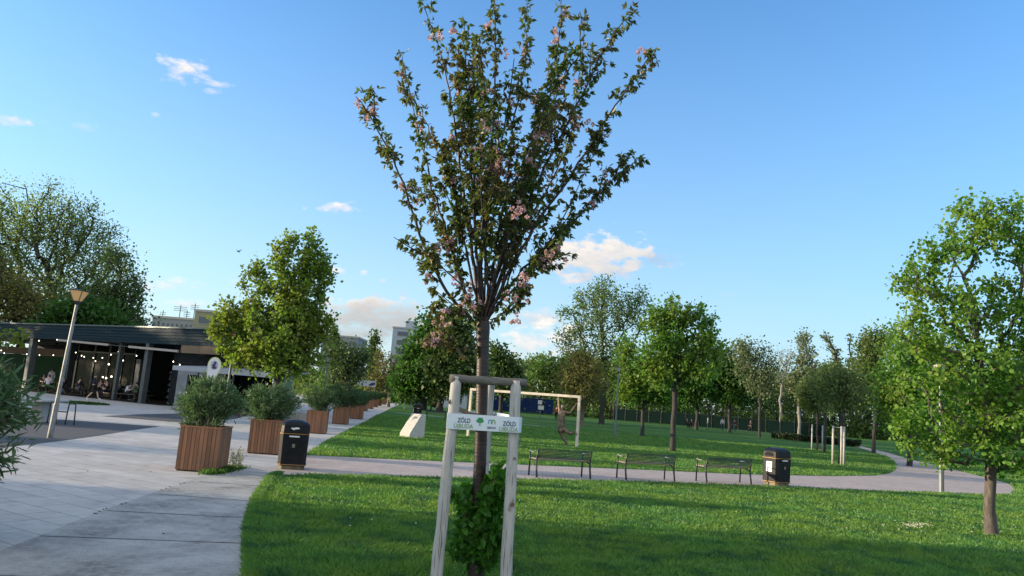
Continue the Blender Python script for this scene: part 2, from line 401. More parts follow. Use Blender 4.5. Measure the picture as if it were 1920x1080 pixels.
def paver_mat(name, c1, c2, cm, bw, bh, rot, mortar=.006, stain=(.3, .3, .3), rough=.8, off=.5):
    m, nt, p = newmat(name)
    tc = _n(nt, 'ShaderNodeTexCoord'); mp = _n(nt, 'ShaderNodeMapping'); mp.inputs['Rotation'].default_value = (0, 0, rot); nt.links.new(tc.outputs['Object'], mp.inputs[0])
    b = _n(nt, 'ShaderNodeTexBrick'); nt.links.new(mp.outputs[0], b.inputs[0]); b.offset = off
    b.inputs['Color1'].default_value = (*c1, 1); b.inputs['Color2'].default_value = (*c2, 1); b.inputs['Mortar'].default_value = (*cm, 1)
    b.inputs['Scale'].default_value = 1; b.inputs['Brick Width'].default_value = bw; b.inputs['Row Height'].default_value = bh; b.inputs['Mortar Size'].default_value = mortar; b.inputs['Mortar Smooth'].default_value = .3
    b.inputs['Bias'].default_value = 0
    f = noise(nt, .9, 6, rough=.65); f2 = noise(nt, 40, 4)
    f3 = noise(nt, 3.5, 5)
    col = mixc(nt, ramp(nt, f, .35, .7), b.outputs['Color'], stain, 'MULTIPLY')
    col = mixc(nt, ramp(nt, f3, .5, .8), col, (.72, .72, .72), 'MULTIPLY')
    col = mixc(nt, ramp(nt, f2, .55, .8), col, (.8, .8, .8), 'MULTIPLY')
    nt.links.new(col, p.inputs['Base Color']); p.inputs['Roughness'].default_value = rough; p.inputs['Specular IOR Level'].default_value = .3
    bump(nt, p, b.outputs['Fac'], .35, -.006); return m
LE = smooth([G(475, 1500), G(463, 1180), G(461, 1080), (G(459, 1030)), G(461, 990), G(468, 960), G(482, 925), G(503, 896), G(519, 888)], 4)  # near lawn edge
LE = [(float(p[0]), float(p[1])) for p in LE]
rowe = [G(575, 850), G(598, 836), G(622, 822), G(652, 807), G(688, 790), G(705, 779), G(724, 770), G(742, 761), G(760, 753)]
rowe = [(float(p[0]), float(p[1])) for p in rowe]
plaza = [(-80, -8), (LE[0][0], -8)]+LE+[(float(G(548, 868)[0]), float(G(548, 868)[1]))]+rowe+[(-22, 190), (-40, 190), (-80, 90)]
PAV = paver_mat('pale_plaza_pavers', (.52, .50, .47), (.43, .415, .39), (.27, .26, .245), .92, .46, R(31), .011, stain=(.82, .81, .80))
sheet('plaza_paving', plaza, .004, PAV)
pk_bot = [(512, 892), (600, 891), (700, 893), (840, 896), (960, 899), (1200, 904), (1430, 912), (1600, 920), (1765, 925), (1860, 929), (1893, 928), (1904, 920), (1893, 908), (1850, 896), (1790, 881), (1740, 869), (1700, 860), (1665, 849), (1630, 841), (1606, 834)]
pk_top = [(1592, 834), (1620, 842), (1652, 852), (1674, 862), (1681, 872), (1680, 881), (1668, 888), (1640, 892), (1560, 893), (1400, 890), (1200, 881), (960, 871), (840, 866), (700, 860), (575, 854), (540, 862)]
pink = gpoly([G(*p) for p in pk_bot+pk_top])
PINK = paver_mat('pinkish_path_pavers', (.50, .42, .365), (.43, .365, .32), (.22, .19, .175), .24, .12, R(3), .006, stain=(.84, .80, .82))
sheet('pink_path', pink, .009, PINK)
# far arm of the path, on towards the courts
# concrete slabs of the near strip, with their open joints
cs_left = [(-260, 1110), (0, 1034), (75, 1006), (200, 955), (297, 922), (372, 897), (430, 886), (512, 884)]
cs_poly = [(LE[0][0], -6)]+LE[:-1]+gpoly([G(*p) for p in cs_left[::-1]])+[(-9, 0.5), (-9, -6)]
def conc_mat():
    m, nt, p = newmat('weathered_concrete_slab')
    a = noise(nt, 1.1, 7, rough=.7); b = noise(nt, 9, 6, rough=.7); c = noise(nt, 120, 3)
    col = mixc(nt, ramp(nt, a, .38, .66), (.42, .41, .375), (.14, .137, .125))
    col = mixc(nt, ramp(nt, b, .45, .7), col, (.39, .385, .36)); col = mixc(nt, ramp(nt, c, .5, .7), col, (.17, .165, .15))
    nt.links.new(col, p.inputs['Base Color']); p.inputs['Roughness'].default_value = .9; bump(nt, p, b, .2, .01); return m
strip = sheet('concrete_strip', cs_poly, .012, conc_mat())
JM = mat('joint_shadow_gap', (.035, .035, .032), 1)
jt = MB()
for (a, b_) in (((75, 1007), (461, 1021)), ((200, 959), (463, 973)), ((297, 928), (473, 941)), ((372, 904), (489, 913)), ((-150, 1078), (462, 1095)), ((430, 889), (503, 893))):
    p, q = G(*a), G(*b_); d = (q-p)/np.linalg.norm(q-p); nn = np.array([-d[1], d[0], 0])*.012
    K = 8
    rr_ = random.Random(3)
    pts = [p+(q-p)*k/K for k in range(K+1)]; wv = [rr_.uniform(.7, 1.3) for _ in pts]
    vs = []
    for x, w_ in zip(pts, wv): vs += [x-nn*w_+np.array([0, 0, .015]), x+nn*w_+np.array([0, 0, .015])]
    jt.add(vs, [(2*k, 2*k+2, 2*k+3, 2*k+1) for k in range(K)])
jt.build('slab_joints', JM)['kind'] = 'structure'
# dark asphalt wedges in the plaza
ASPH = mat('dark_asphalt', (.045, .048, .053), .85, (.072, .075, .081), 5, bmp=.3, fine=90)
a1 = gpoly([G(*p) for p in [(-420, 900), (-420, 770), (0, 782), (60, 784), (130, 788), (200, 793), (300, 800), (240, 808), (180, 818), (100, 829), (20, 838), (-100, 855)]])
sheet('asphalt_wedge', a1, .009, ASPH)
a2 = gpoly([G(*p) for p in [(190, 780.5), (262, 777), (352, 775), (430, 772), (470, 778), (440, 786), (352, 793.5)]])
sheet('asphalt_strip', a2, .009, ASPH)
THIN = mat('thin_path_concrete', (.30, .31, .29), .9, (.22, .24, .20), 3, fine=20)
def band(name, pts, wd, z, m):
    g = [np.array(G(*p)) for p in pts]; l, r_ = [], []
    for i, p in enumerate(g):
        d = g[min(i+1, len(g)-1)]-g[max(i-1, 0)]; d /= np.linalg.norm(d); nn = np.array([-d[1], d[0], 0])*wd/2
        l.append(p+nn); r_.append(p-nn)
    poly = gpoly(l+r_[::-1]); sheet(name, poly, z, m); return poly
thin = band('narrow_footpath', [(744, 774), (860, 785), (1000, 797.5), (1160, 820), (1400, 846), (1560, 865), (1682, 881)], .75, .006, THIN)
kerb_far = band('court_kerb', [(1232, 789), (1300, 797), (1400, 808), (1500, 820), (1590, 832)], .5, .006, CONC)
COURT = mat('court_surface', (.16, .22, .24), .8, (.20, .27, .30), 1.5)
court = gpoly([G(*p) for p in [(1190, 781.5), (1300, 791), (1430, 801), (1500, 809), (1540, 809), (1500, 803), (1400, 796.5), (1300, 787.5), (1200, 779)]])
sheet('court_apron', court, .006, COURT)

# pine needles and dirt crumbs by the slab joints
rng = np.random.default_rng(4)
cb = MB()
for (px, py, s_) in [(178, 965, .035), (186, 961, .02), (193, 957, .02), (199, 955, .018), (228, 947, .03), (235, 945, .02), (302, 920, .02), (311, 917, .02), (318, 914, .028), (338, 909, .03), (345, 907, .025), (306, 1003, .018), (164, 885, .022), (282, 886, .02)]:
    g = G(px, py); s_ *= .62; cb.lathe([(s_, 0.014), (s_*1.1, .017), (s_*.6, .022), (.002, .024)], 7, (g[0], g[1], 0), sx=1.3, sy=.8)
tag(cb.build('dirt_crumbs', mat('dark_dirt', (.04, .035, .03), 1)), 'small dark crumbs of dirt along the concrete slab edge', 'dirt', kind='stuff')

# ---------------------------------------------------------------- grass blades on both lawns
def grass():
    rng = np.random.default_rng(11)
    def pts(n, r0, r1, a0, a1, pw):
        u = rng.random(n); r = (r0**pw+u*(r1**pw-r0**pw))**(1/pw); a = R(a0)+rng.random(n)*(R(a1)-R(a0))
        return np.sin(a)*r, np.cos(a)*r, r
    X, Y, r = pts(860000, 5.6, 62, -32, 42, .25)
    keep = ~(inside(plaza, X, Y) | inside(pink, X, Y) | inside(cs_poly, X, Y) | inside(court, X, Y))
    keep &= ~inside(kerb_far, X, Y)
    tp = inside(thin, X, Y); keep &= ~(tp & (rng.random(len(X)) < .93))
    X, Y, r = X[keep], Y[keep], r[keep]
    # a denser fringe along the curved edge
    e = np.array(LE); seg = rng.integers(3, len(e)-1, 26000); t = rng.random(26000); pe = e[seg]+(e[seg+1]-e[seg])*t[:, None] if True else None
    ex = pe[:, 0]+rng.random(26000)**1.5*.14-.012; ey = pe[:, 1]
    X = np.concatenate([X, ex]); Y = np.concatenate([Y, ey]); r = np.hypot(X, Y)
    n = len(X)
    tuft = (np.sin(X*3.1+1.3*np.sin(Y*2.3))*np.cos(Y*2.7+1.1*np.sin(X*1.9))+np.sin(X*9.3+2*np.sin(Y*7))*np.sin(Y*8.1))*.25+.5
    h = (.032+.030*rng.random(n)+.026*tuft)*(1+np.clip((r-14)/60, 0, .5)); wd = np.maximum(.0034, r*.00043)*(.7+.6*rng.random(n))
    a = rng.random(n)*2*PI; lean = rng.normal(size=(n, 2))*.42; lean[:, 0] += .15*np.sin(X*1.7+Y)
    bx = np.cos(a)*wd; by = np.sin(a)*wd
    z0 = np.zeros(n)
    V = np.stack([np.stack([X-bx, Y-by, z0], 1), np.stack([X+bx, Y+by, z0], 1),
                  np.stack([X+bx*.8+lean[:, 0]*h*.35, Y+by*.8+lean[:, 1]*h*.35, h*.6], 1),
                  np.stack([X+lean[:, 0]*h, Y+lean[:, 1]*h, h], 1)], 1).reshape(-1, 3)
    Fs = np.arange(n*4).reshape(-1, 4)
    m, nt, p = newmat('grass_blade')
    at = _n(nt, 'ShaderNodeAttribute', attribute_name='rnd')
    c = mixc(nt, at.outputs['Fac'], (.066, .200, .046), (.155, .305, .068))
    c = mixc(nt, ramp(nt, noise(nt, .5, 5), .38, .60), c, (.155, .265, .045)); c = mixc(nt, ramp(nt, noise(nt, 1.7, 4), .46, .66), c, (.042, .135, .050))
    nt.links.new(c, p.inputs['Base Color']); p.inputs['Roughness'].default_value = .45; p.inputs['Specular IOR Level'].default_value = .35
    tr = _n(nt, 'ShaderNodeBsdfTranslucent'); nt.links.new(mixc(nt, 1.0, c, (1.3, 1.4, .6), 'MULTIPLY'), tr.inputs[0]); mx = _n(nt, 'ShaderNodeMixShader'); mx.inputs[0].default_value = .35
    nt.links.new(p.outputs[0], mx.inputs[1]); nt.links.new(tr.outputs[0], mx.inputs[2]); nt.links.new(mx.outputs[0], nt.nodes['Material Output'].inputs[0])
    o = npmesh('grass', V, Fs, m, rnd=np.repeat(rng.random(n)*.8+.2*tuft, 4))
    tag(o, 'short mown green grass of the park lawns', 'grass', kind='stuff'); return m
GRASSM = grass()
# weeds round the foot of the nearest planter
def weeds():
    rng = np.random.default_rng(5); cc = []; n = 2600
    A = rng.random(n); cx = G(392, 890)*(1-A)[:, None]+G(447, 877)*A[:, None]; cx = cx+rng.normal(size=(n, 3))*np.array([.10, .12, 0])
    h = (.04+.10*rng.random(n)*np.minimum(1, 1.4-A)); cx[:, 2] = 0
    D = rng.normal(size=(n, 3))*.5; D[:, 2] = 1
    V1, F1, r1 = leaves(rng, cx, D, h, LEAFN)
    n2 = 420; k = rng.integers(0, 26, n2); st = G(440, 879)+rng.normal(size=(26, 3))*np.array([.09, .09, 0]); st[:, 2] = 0
    dr = rng.normal(size=(26, 3))*np.array([.28, .25, 0])+np.array([.12, 0, 1]); t = rng.random(n2)**.7
    hh = .25+.22*rng.random(26)
    c2 = st[k]+dr[k]*(t*hh[k])[:, None]; D2 = rng.normal(size=(n2, 3)); D2[:, 2] += .4
    V2, F2, r2 = leaves(rng, c2, D2, .02+.03*rng.random(n2), LEAF4)
    V3, F3 = frusta(st, st+dr*hh[:, None], np.full(26, .0035), np.full(26, .0015), 3)
    o1 = len(V1); o2 = o1+len(V2)
    V = np.concatenate([V1, V2, V3]); Fs = np.concatenate([F1, F2+o1, F3+o2]); mi = np.concatenate([np.zeros(len(F1)), np.ones(len(F2)+len(F3))])
    o = npmesh('weeds', V, Fs, [leafmat('weed_leaf', (.05, .13, .02), (.09, .18, .03)), leafmat('dry_weed', (.22, .24, .16), (.35, .34, .25), .2)], rnd=np.concatenate([r1, r2, np.zeros(len(V3))]), matidx=mi)
    tag(o, 'low green weeds and dry wisps round the foot of the nearest planter', 'weeds', kind='stuff')
weeds()
def daisies():
    rng = np.random.default_rng(8); mb = MB(); spots = []
    for i in range(70): g = G(1716+rng.normal()*14, 991+rng.normal()*2.4); spots.append(g)
    for i in range(46): g = G(rng.uniform(1560, 1915), rng.uniform(955, 1010)); spots.append(g)
    for i in range(14): g = G(rng.uniform(600, 1500), rng.uniform(905, 1000)); spots.append(g)
    for g in spots:
        z = .06+rng.random()*.025; r_ = .010+rng.random()*.006; mb.cur = 0
        mb.lathe([(r_, z), (r_*.9, z+.004), (.002, z+.005)], 7, (g[0], g[1], 0)); mb.cur = 1; mb.lathe([(r_*.35, z+.005), (r_*.25, z+.009)], 5, (g[0], g[1], 0))
    tag(mb.build('daisies', [WHITE, mat('daisy_yellow', (.7, .5, .05), .6)]), 'tiny white daisies dotted in the lawn near the right hand tree', 'flowers', kind='stuff')
daisies()

# ---------------------------------------------------------------- wooden planters with oleanders
def wood_mat(name, c1, c2, dark):
    m, nt, p = newmat(name)
    g = noise(nt, 9, 6, (6, 6, .35), .65); w2 = noise(nt, 1.3, 3)
    oi = _n(nt, 'ShaderNodeAttribute', attribute_name='rnd')
    col = mixc(nt, ramp(nt, g, .3, .7), c1, c2); col = mixc(nt, ramp(nt, w2, .45, .7), col, dark)
    col = mixc(nt, oi.outputs['Fac'], col, (.62, .62, .62), 'MULTIPLY')
    nt.links.new(col, p.inputs['Base Color']); p.inputs['Roughness'].default_value = .62; bump(nt, p, g, .35, .004); return m
PLANK = wood_mat('reddish_larch_planks', (.235, .098, .045), (.34, .16, .078), (.20, .10, .058))
SOIL = mat('potting_soil', (.03, .022, .016), 1, (.05, .04, .03), 20, bmp=.5)
def planter_proto():
    root = empty('planter'); W = .415; H = .93
    rr = random.Random(2)
    mb = MB(); rnd = []
    npk = 10; pw = 2*W/npk
    for side in range(4):
        M = Matrix.Rotation(side*PI/2, 4, 'Z')
        for i in range(npk):
            x0 = -W+i*pw+.004; x1 = -W+(i+1)*pw-.004; tt = rr.uniform(0, .003)
            if side % 2: x0 = max(x0, -W+.022); x1 = min(x1, W-.022)
            mb.box(x0, x1, -W-tt, -W+.022, .03, H-.03, M); rnd += [rr.random()]*8
    o = mb.build('plank_sides', PLANK, root); a = o.data.attributes.new('rnd', 'FLOAT', 'POINT'); a.data.foreach_set('value', rnd)
    mb = MB(); mb.box(-W-.012, W+.012, -W-.012, -W+.045, H-.028, H); mb.box(-W-.012, W+.012, W-.045, W+.012, H-.028, H)
    mb.box(-W-.012, -W+.045, -W+.046, W-.046, H-.028, H); mb.box(W-.045, W+.012, -W+.046, W-.046, H-.028, H); mb.build('rim', PLANK, root)
    mb = MB(); mb.box(-W+.024, W-.024, -W+.024, W-.024, .0, H-.09); mb.build('soil', SOIL, root)
    return root
OLE = leafmat('oleander_leaf', (.060, .125, .055), (.125, .20, .095), .28, (.09, .15, .072), rough=.38)
OLE_D = leafmat('oleander_leaf_dark', (.045, .10, .04), (.085, .15, .06), .25, (.06, .12, .045), rough=.4)
STEMM = mat('oleander_stem', (.10, .09, .06), .8, (.16, .14, .10), 20)
def oleander(loc, rx, rz, n, ls, seed, lm, label, name='oleander', nst=46, cz=None, flat=False, group='oleander shrubs growing in the planters'):
    rng = np.random.default_rng(seed); cz = rz*1.05 if cz is None else cz
    st = rng.normal(size=(nst, 3))*np.array([rx*.16, rx*.16, 0]); tp = []
    for i in range(nst):
        v = rng.normal(size=3); v /= np.linalg.norm(v); v[2] = abs(v[2])*1.0 if i % 3 else v[2]*.6; v /= np.linalg.norm(v)
        rr = .80+.28*rng.random()
        tp.append(np.array([v[0]*rx, v[1]*rx, cz+v[2]*rz])*np.array([rr, rr, 1]) if not flat else np.array([v[0]*rx, v[1]*rx, cz+v[2]*rz]))
    tp = np.array(tp); A = []; Bq = []; ra = []; rb = []; K = 5; ctr = []
    for i in range(nst):
        p0 = st[i]; p2 = tp[i]; p1 = p0*.5+p2*.5+np.array([-p2[0]*.15, -p2[1]*.15, .12*rz]); pts = [(1-t)**2*p0+2*t*(1-t)*p1+t*t*p2 for t in np.linspace(0, 1, K+1)]
        ctr.append((p0, p1, p2))
        for k in range(K): A.append(pts[k]); Bq.append(pts[k+1]); ra.append(.012*(1-k/K)+.004); rb.append(.012*(1-(k+1)/K)+.004)
    V, Fs = frusta(A, Bq, np.array(ra), np.array(rb), 4)
    root = empty(name, loc, 0, label, 'shrub', group)
    npmesh('stems', V, Fs, STEMM, root)
    # whorls of long narrow leaves up each stem, side shoots fill the crown
    i = rng.integers(0, nst, n); t = .28+.74*rng.random(n)**.75
    p0, p1, p2 = (np.array([c[k] for c in ctr])[i] for k in range(3)); t1 = t[:, None]
    pos = (1-t1)**2*p0+2*t1*(1-t1)*p1+t1**2*p2; tan = 2*(1-t1)*(p1-p0)+2*t1*(p2-p1); tan /= np.linalg.norm(tan, axis=1, keepdims=True)
    sh = rng.integers(0, 60, n); shd = rng.normal(size=(nst, 60, 3))*.14*rx; pos = pos+shd[i, sh]*rng.random(n)[:, None]
    D = tan*.8+rng.normal(size=(n, 3))*.75; D[:, 2] += .15
    if flat:  # sheared to a smooth dome
        q = pos-np.array([0, 0, cz]); rr = np.sqrt((q[:, 0]/rx)**2+(q[:, 1]/rx)**2+(q[:, 2]/rz)**2); mm = rr > 1
        pos[mm] = np.array([0, 0, cz])+q[mm]/rr[mm][:, None]*(.93+.08*rng.random(mm.sum()))[:, None]
    V, Fs, rnd = leaves(rng, pos, D, ls*(.6+.7*rng.random(n)), LEAFN)
    npmesh('foliage', V, Fs, lm, root, rnd=rnd); return root
pp = planter_proto()
prow = [(379, 886), (493, 852), (588, 813), (638, 795), (668, 785.5)]
pg = [G(*p) for p in prow]+[np.array([-11.4, 59, 0]), np.array([-12.7, 69, 0]), np.array([-13.9, 79, 0]), np.array([-15.1, 89, 0]), np.array([-16.3, 99, 0]), np.array([-17.4, 110, 0]), np.array([-18.6, 121, 0])]
ordn = ['nearest', 'second nearest', 'third', 'fourth', 'fifth', 'sixth', 'seventh', 'eighth', 'ninth', 'tenth', 'eleventh', 'last']
GP = 'square wooden planters along the edge of the lawn'
plab = ['square slatted wooden planter with weeds at its foot, nearest of the row', 'reddish slatted wooden planter just left of the black litter bin', 'square slatted wooden planter between the litter bin and the lawn corner']
rotp = [R(4), R(5), R(8)]
for i, g in enumerate(pg):
    lab = plab[i] if i < 3 else '%s wooden planter in the row along the lawn, counted from the camera' % ordn[i]
    g = g.copy(); g[1] += .40 if i < 3 else 0; g[0] += [-.17, -.05, 0][i] if i < 3 else 0
    o = pp if i == 0 else copy_tree(pp)
    o.location = (float(g[0]), float(g[1]), .004); o.rotation_euler = (0, 0, (rotp[i] if i < 3 else R(7))); tag(o, lab, 'planter', GP); pg[i] = g
bs = []
bs.append(oleander((pg[0][0], pg[0][1], .84), .63, .58, 9000, .11, 21, OLE, 'tall loose oleander with dark pointed leaves in the nearest planter', nst=70, cz=.50))
bs.append(oleander((pg[1][0], pg[1][1], .84), .78, .56, 8500, .115, 22, OLE, 'round pale green oleander in the planter left of the litter bin', nst=70, cz=.50))
bs.append(oleander((pg[2][0], pg[2][1], .84), .74, .52, 4600, .115, 23, OLE_D, 'small dark oleander in the third planter behind the litter bin', nst=50, cz=.50))
dense = oleander((pg[3][0], pg[3][1], .84), 1.12, .64, 8500, .13, 24, OLE_D, 'broad smooth domed oleander in the fourth planter of the row', nst=60, cz=.62, flat=True)
for i in range(4, len(pg)):
    s_ = [.8, .8, .76, .78, .8, .78, .8, .78][i-4]
    copy_tree(dense, label='dark domed oleander in the %s planter of the row' % ordn[i], loc=(pg[i][0], pg[i][1], .84), rz=i*1.1, scale=(s_, s_, s_))
# big oleander reaching in at the left edge, its planter just out of frame
lp_ = B(-172, 8.2)
lpn = copy_tree(pp, label='wooden planter at the left edge under the big drooping oleander', loc=(lp_[0], lp_[1], .004), rz=R(12))
oleander((lp_[0], lp_[1], .84), .86, .80, 6500, .145, 31, OLE, 'big drooping oleander reaching in at the left edge of the picture', nst=90, cz=.42)

# ---------------------------------------------------------------- litter bins
STK = mat('sticker_white', (.75, .76, .78), .5)
def bin_proto():
    root = empty('litter_bin'); W = .325; c = .075
    def oct_(w, z0, z1, mb, w1=None):
        w1 = w if w1 is None else w1
        def ring(w_, z): return [(x, y, z) for x, y in ((-w_+c, -w_), (w_-c, -w_), (w_, -w_+c), (w_, w_-c), (w_-c, w_), (-w_+c, w_), (-w_, w_-c), (-w_, -w_+c))]
        mb.add(ring(w, z0)+ring(w1, z1), [tuple(range(8))[::-1], tuple(range(8, 16))]+[(i, (i+1) % 8, 8+(i+1) % 8, 8+i) for i in range(8)])
    mb = MB(); oct_(W-.035, 0, .085, mb); mb.build('plinth', mat('bin_plinth', (.16, .13, .06), .6, (.05, .045, .03), 5), root)
    mb = MB(); oct_(W-.012, .085, .80, mb, W); bevel(mb.build('body', BLACK, root), .012)
    mb = MB(); oct_(W+.004, .104, .117, mb); mb.build('lower_band', GOLD, root)
    mb = MB(); oct_(W+.006, .804, .818, mb); mb.build('upper_band', GOLD, root)
    hood = MB(); oct_(W-.004, .823, 1.0, hood, W-.012)
    def ring(w_, z, cc): return [(x, y, z) for x, y in ((-w_+cc, -w_), (w_-cc, -w_), (w_, -w_+cc), (w_, w_-cc), (w_-cc, w_), (-w_+cc, w_), (-w_, w_-cc), (-w_, -w_+cc))]
    prof = [(W-.008, 1.0, c), (W-.02, 1.03, c), (W*.78, 1.075, c*.8), (W*.5, 1.108, c*.6), (W*.18, 1.12, c*.2)]
    vs = []; 
    for a in prof: vs += ring(*a)
    n = len(prof); hood.add(vs, [tuple(range((n-1)*8, n*8))]+[(k*8+i, k*8+(i+1) % 8, (k+1)*8+(i+1) % 8, (k+1)*8+i) for k in range(n-1) for i in range(8)])
    h = hood.build('hood', BLACK, root); bevel(h, .012)
    dark = mat('bin_opening', (.002, .002, .002), .9)
    for sgn in (-1, 1):  # openings on the two flanks, each under a raised lip
        mb = MB(); x = sgn*(W-.006)
        pr = [(-.17, .86), (.17, .86), (.17, .93), (.10, .975), (-.10, .975), (-.17, .93)]
        mb.add([(x-.004*sgn, y, z) for y, z in pr]+[(x+.006*sgn, y, z) for y, z in pr], [tuple(range(6))[::-1], tuple(range(6, 12))]+[(i, (i+1) % 6, 6+(i+1) % 6, 6+i) for i in range(6)])
        mb.build('opening', dark, root)
    mb = MB(); mb.box(-.115, .115, -W-.006, -W+.002, .735, .765); mb.build('name_strip', STK, root)
    mb = MB(); mb.box(-.03, .03, -W-.006, -W+.006, .50, .58); mb.box(-.018, .018, -W-.008, -W-.006, .525, .555); mb.build('lock_plate', mat('lock_plate', (.20, .17, .13), .5), root)
    return root
bp_ = bin_proto(); GB = 'black litter bins with gold bands'
g = G(539, 881); bp_.location = (float(g[0]), float(g[1])+.3, .009); bp_.rotation_euler = (0, 0, R(14)); tag(bp_, 'black litter bin with a torn sticker on its hood, beside the planters', 'litter bin', GB)
g = G(1462, 912); b2 = copy_tree(bp_, label='black litter bin with a white notice on its flank, right of the benches', loc=(g[0], g[1]+.3, .009), rz=R(-37)+R(20)*0)
b2.rotation_euler = (0, 0, R(28))
g = B(781, 62); b3 = copy_tree(bp_, label='small far black litter bin seen over the white stone block', loc=(g[0], g[1], .0), rz=R(20))
mb = MB(); mb.add([(x, -.3345, z) for x, z in ((-.10, .925), (-.085, .95), (-.03, .945), (.01, .962), (.085, .955), (.10, .93), (.05, .918), (.0, .915), (-.03, .895), (-.07, .915))], [tuple(range(10))]); mb.build('torn_sticker', STK, bp_)
for b_, s_ in ((b2, 1), (b3, 1)):
    mb = MB(); mb.box(-.333, -.326, -.12, .10, .40, .70); mb.build('notice', STK, b_)
    mb = MB(); mb.box(-.3355, -.3335, -.05, .03, .60, .66);
    for q in range(6): mb.box(-.3355, -.3335, -.09+.01*(q % 2), .07-.02*(q % 3), .56-q*.022, .567-q*.022)
    mb.build('notice_print', mat('print_grey', (.25, .25, .27), .7), b_)

# ---------------------------------------------------------------- benches
SLAT = mat('bench_wood', (.34, .27, .17), .6, (.22, .17, .11), 14, (1, 8, 8))
def bench_proto(Lh, dark=False):
    """back faces the camera (-Y), front towards +Y; origin at the middle of the rear feet"""
    root = empty('park_bench')
    for s_ in (-1, 1):
        x = s_*Lh
        mb = MB(); mb.tube([(x, -.02, 0), (x, .03, .22), (x, .055, .40), (x, .03, .56), (x, -.02, .74)], [.026, .028, .027, .024, .021], 6)
        mb.tube([(x, .05, .36), (x, .17, .42), (x, .34, .435), (x, .50, .44)], [.018, .019, .018, .016], 6); mb.build('side_frame', STEEL_D, root, smooth=True)
        mb = MB(); mb.tube([(x, .50, 0), (x, .49, .44), (x, .485, .64)], [.024, .024, .02], 6); mb.build('leg', STEEL_D, root, smooth=True)
        mb = MB(); mb.beam((x, .50, .645), (x, .23, .63), .045, .022); mb.build('armrest', mat('arm_cap', (.16, .17, .17), .5), root)
    for i in range(5):
        mb = MB(); y = .09+i*.098; mb.box(-Lh+.015, Lh-.015, y, y+.08, .445, .475); bevel(mb.build('seat_slat', SLAT, root), .006)
    for i in range(7):
        z = .50+i*.038; y = .045-(z-.5)*.26; mb = MB(); mb.tube([(-Lh, y, z), (0, y-.012, z), (Lh, y, z)], .012, 6); mb.build('back_rod', STEEL_D, root, smooth=True)
    return root
bpts = [((999.7, 895.5), (1111.7, 899)), ((1168.5, 901), (1268.5, 903.5)), ((1320.5, 906.5), (1412, 909.5))]
blab = ['park bench seen from behind, just right of the staked cherry tree', 'middle park bench with thin rod backrest, in front of the maple trunk', 'right hand park bench of the three, next to the litter bin']
GBn = 'park benches with their backs to the camera along the path'
wv = float(np.linalg.norm(G(*bpts[1][1])-G(*bpts[1][0])))
bench0 = bench_proto(.80)
for i, (a, b_) in enumerate(bpts):
    ga, gb = G(*a), G(*b_); mid = (ga+gb)/2; 
    o = bench0 if i == 0 else copy_tree(bench0)
    o.location = (float(mid[0]), float(mid[1]), .009); o.rotation_euler = (0, 0, [R(22), R(22), R(22)][i]); tag(o, blab[i], 'bench', GBn)
    ln = float(np.linalg.norm(gb-ga)); o.scale = (1, 1, 1)
ob = B(816, 62); copy_tree(bench0, label='far dark bench on the grass behind the white stone block', loc=(ob[0], ob[1], 0), rz=R(-6))

# ---------------------------------------------------------------- lamp posts
LGL = mat('lamp_glass_amber', (.34, .24, .12), .3, emit=(1.0, .55, .2), es=.10)
LGD = mat('lamp_glass_plain', (.38, .38, .36), .3)
RUST = mat('stained_galvanised_pole', (.25, .265, .27), .5, (.13, .115, .095), 5, (1, 1, .5), metal=.3, lo=.48, hi=.62, fine=40)
def lamp(loc, H, label, glass, rad=.055, pm=GALV, name='street_lamp'):
    root = empty(name, loc, 0, label, 'street lamp', 'park lamp posts')
    mb = MB(); mb.tube([(0, 0, 0), (0, 0, .9)], rad*1.25, 12); mb.tube([(0, 0, .9), (0, 0, .96), (0, 0, H-.42)], [rad*1.25, rad*.95, rad*.72], 12); mb.build('pole', pm, root, smooth=False)
    mb = MB(); mb.lathe([(.055, H-.44), (.075, H-.40), (.11, H-.33)], 4, a0=PI/4); mb.build('socket', STEEL_D, root)
    mb = MB(); mb.lathe([(.11, H-.328), (.25, H-.052)], 4, a0=PI/4); mb.build('glass', glass, root)
    mb = MB(); mb.lathe([(.275, H-.05), (.275, H-.02), (.05, H)], 4, a0=PI/4); mb.build('cap', STEEL_D, root)
    mb = MB()
    for k in range(4):
        a = PI/4+k*PI/2; mb.beam((.112*math.cos(a), .112*math.sin(a), H-.33), (.258*math.cos(a), .258*math.sin(a), H-.05), .018, .018)
    mb.build('glass_frame', STEEL_D, root); return root
g = G(93, 822); LP1 = lamp((g[0], g[1], .009), 4.12, 'leaning grey lamp post with amber lantern, on the dark asphalt at left', LGL, .058, RUST); LP1.rotation_euler = (0, R(2.3), 0)
g = B(419, 34.5); lamp((g[0], g[1], .004), 4.2, 'lamp post rising behind the nearest planter shrub, beside the oval sign', LGL, .065)
g = B(604, 59); lamp((g[0], g[1], .004), 4.2, 'lamp post right of the tall hornbeam, above the planter row', LGD, .065)
g = B(698, 98); lamp((g[0], g[1], .004), 4.2, 'tiny far lamp post beside the white banner sign', LGD, .07)
g = B(720, 122); lamp((g[0], g[1], .004), 4.2, 'smallest farthest lamp post in the gap left of the dark tree', LGD, .07)
g = G(1153, 821); lamp((g[0], g[1], .0), 4.75, 'slim grey lamp post on the lawn between the brown tree and the maple', LGD, .062)
g = G(1765, 923); lamp((g[0], g[1], .009), 4.3, 'grey lamp post at the path edge, its top hidden in the right hand tree', LGD, .07, name='street_lamp')

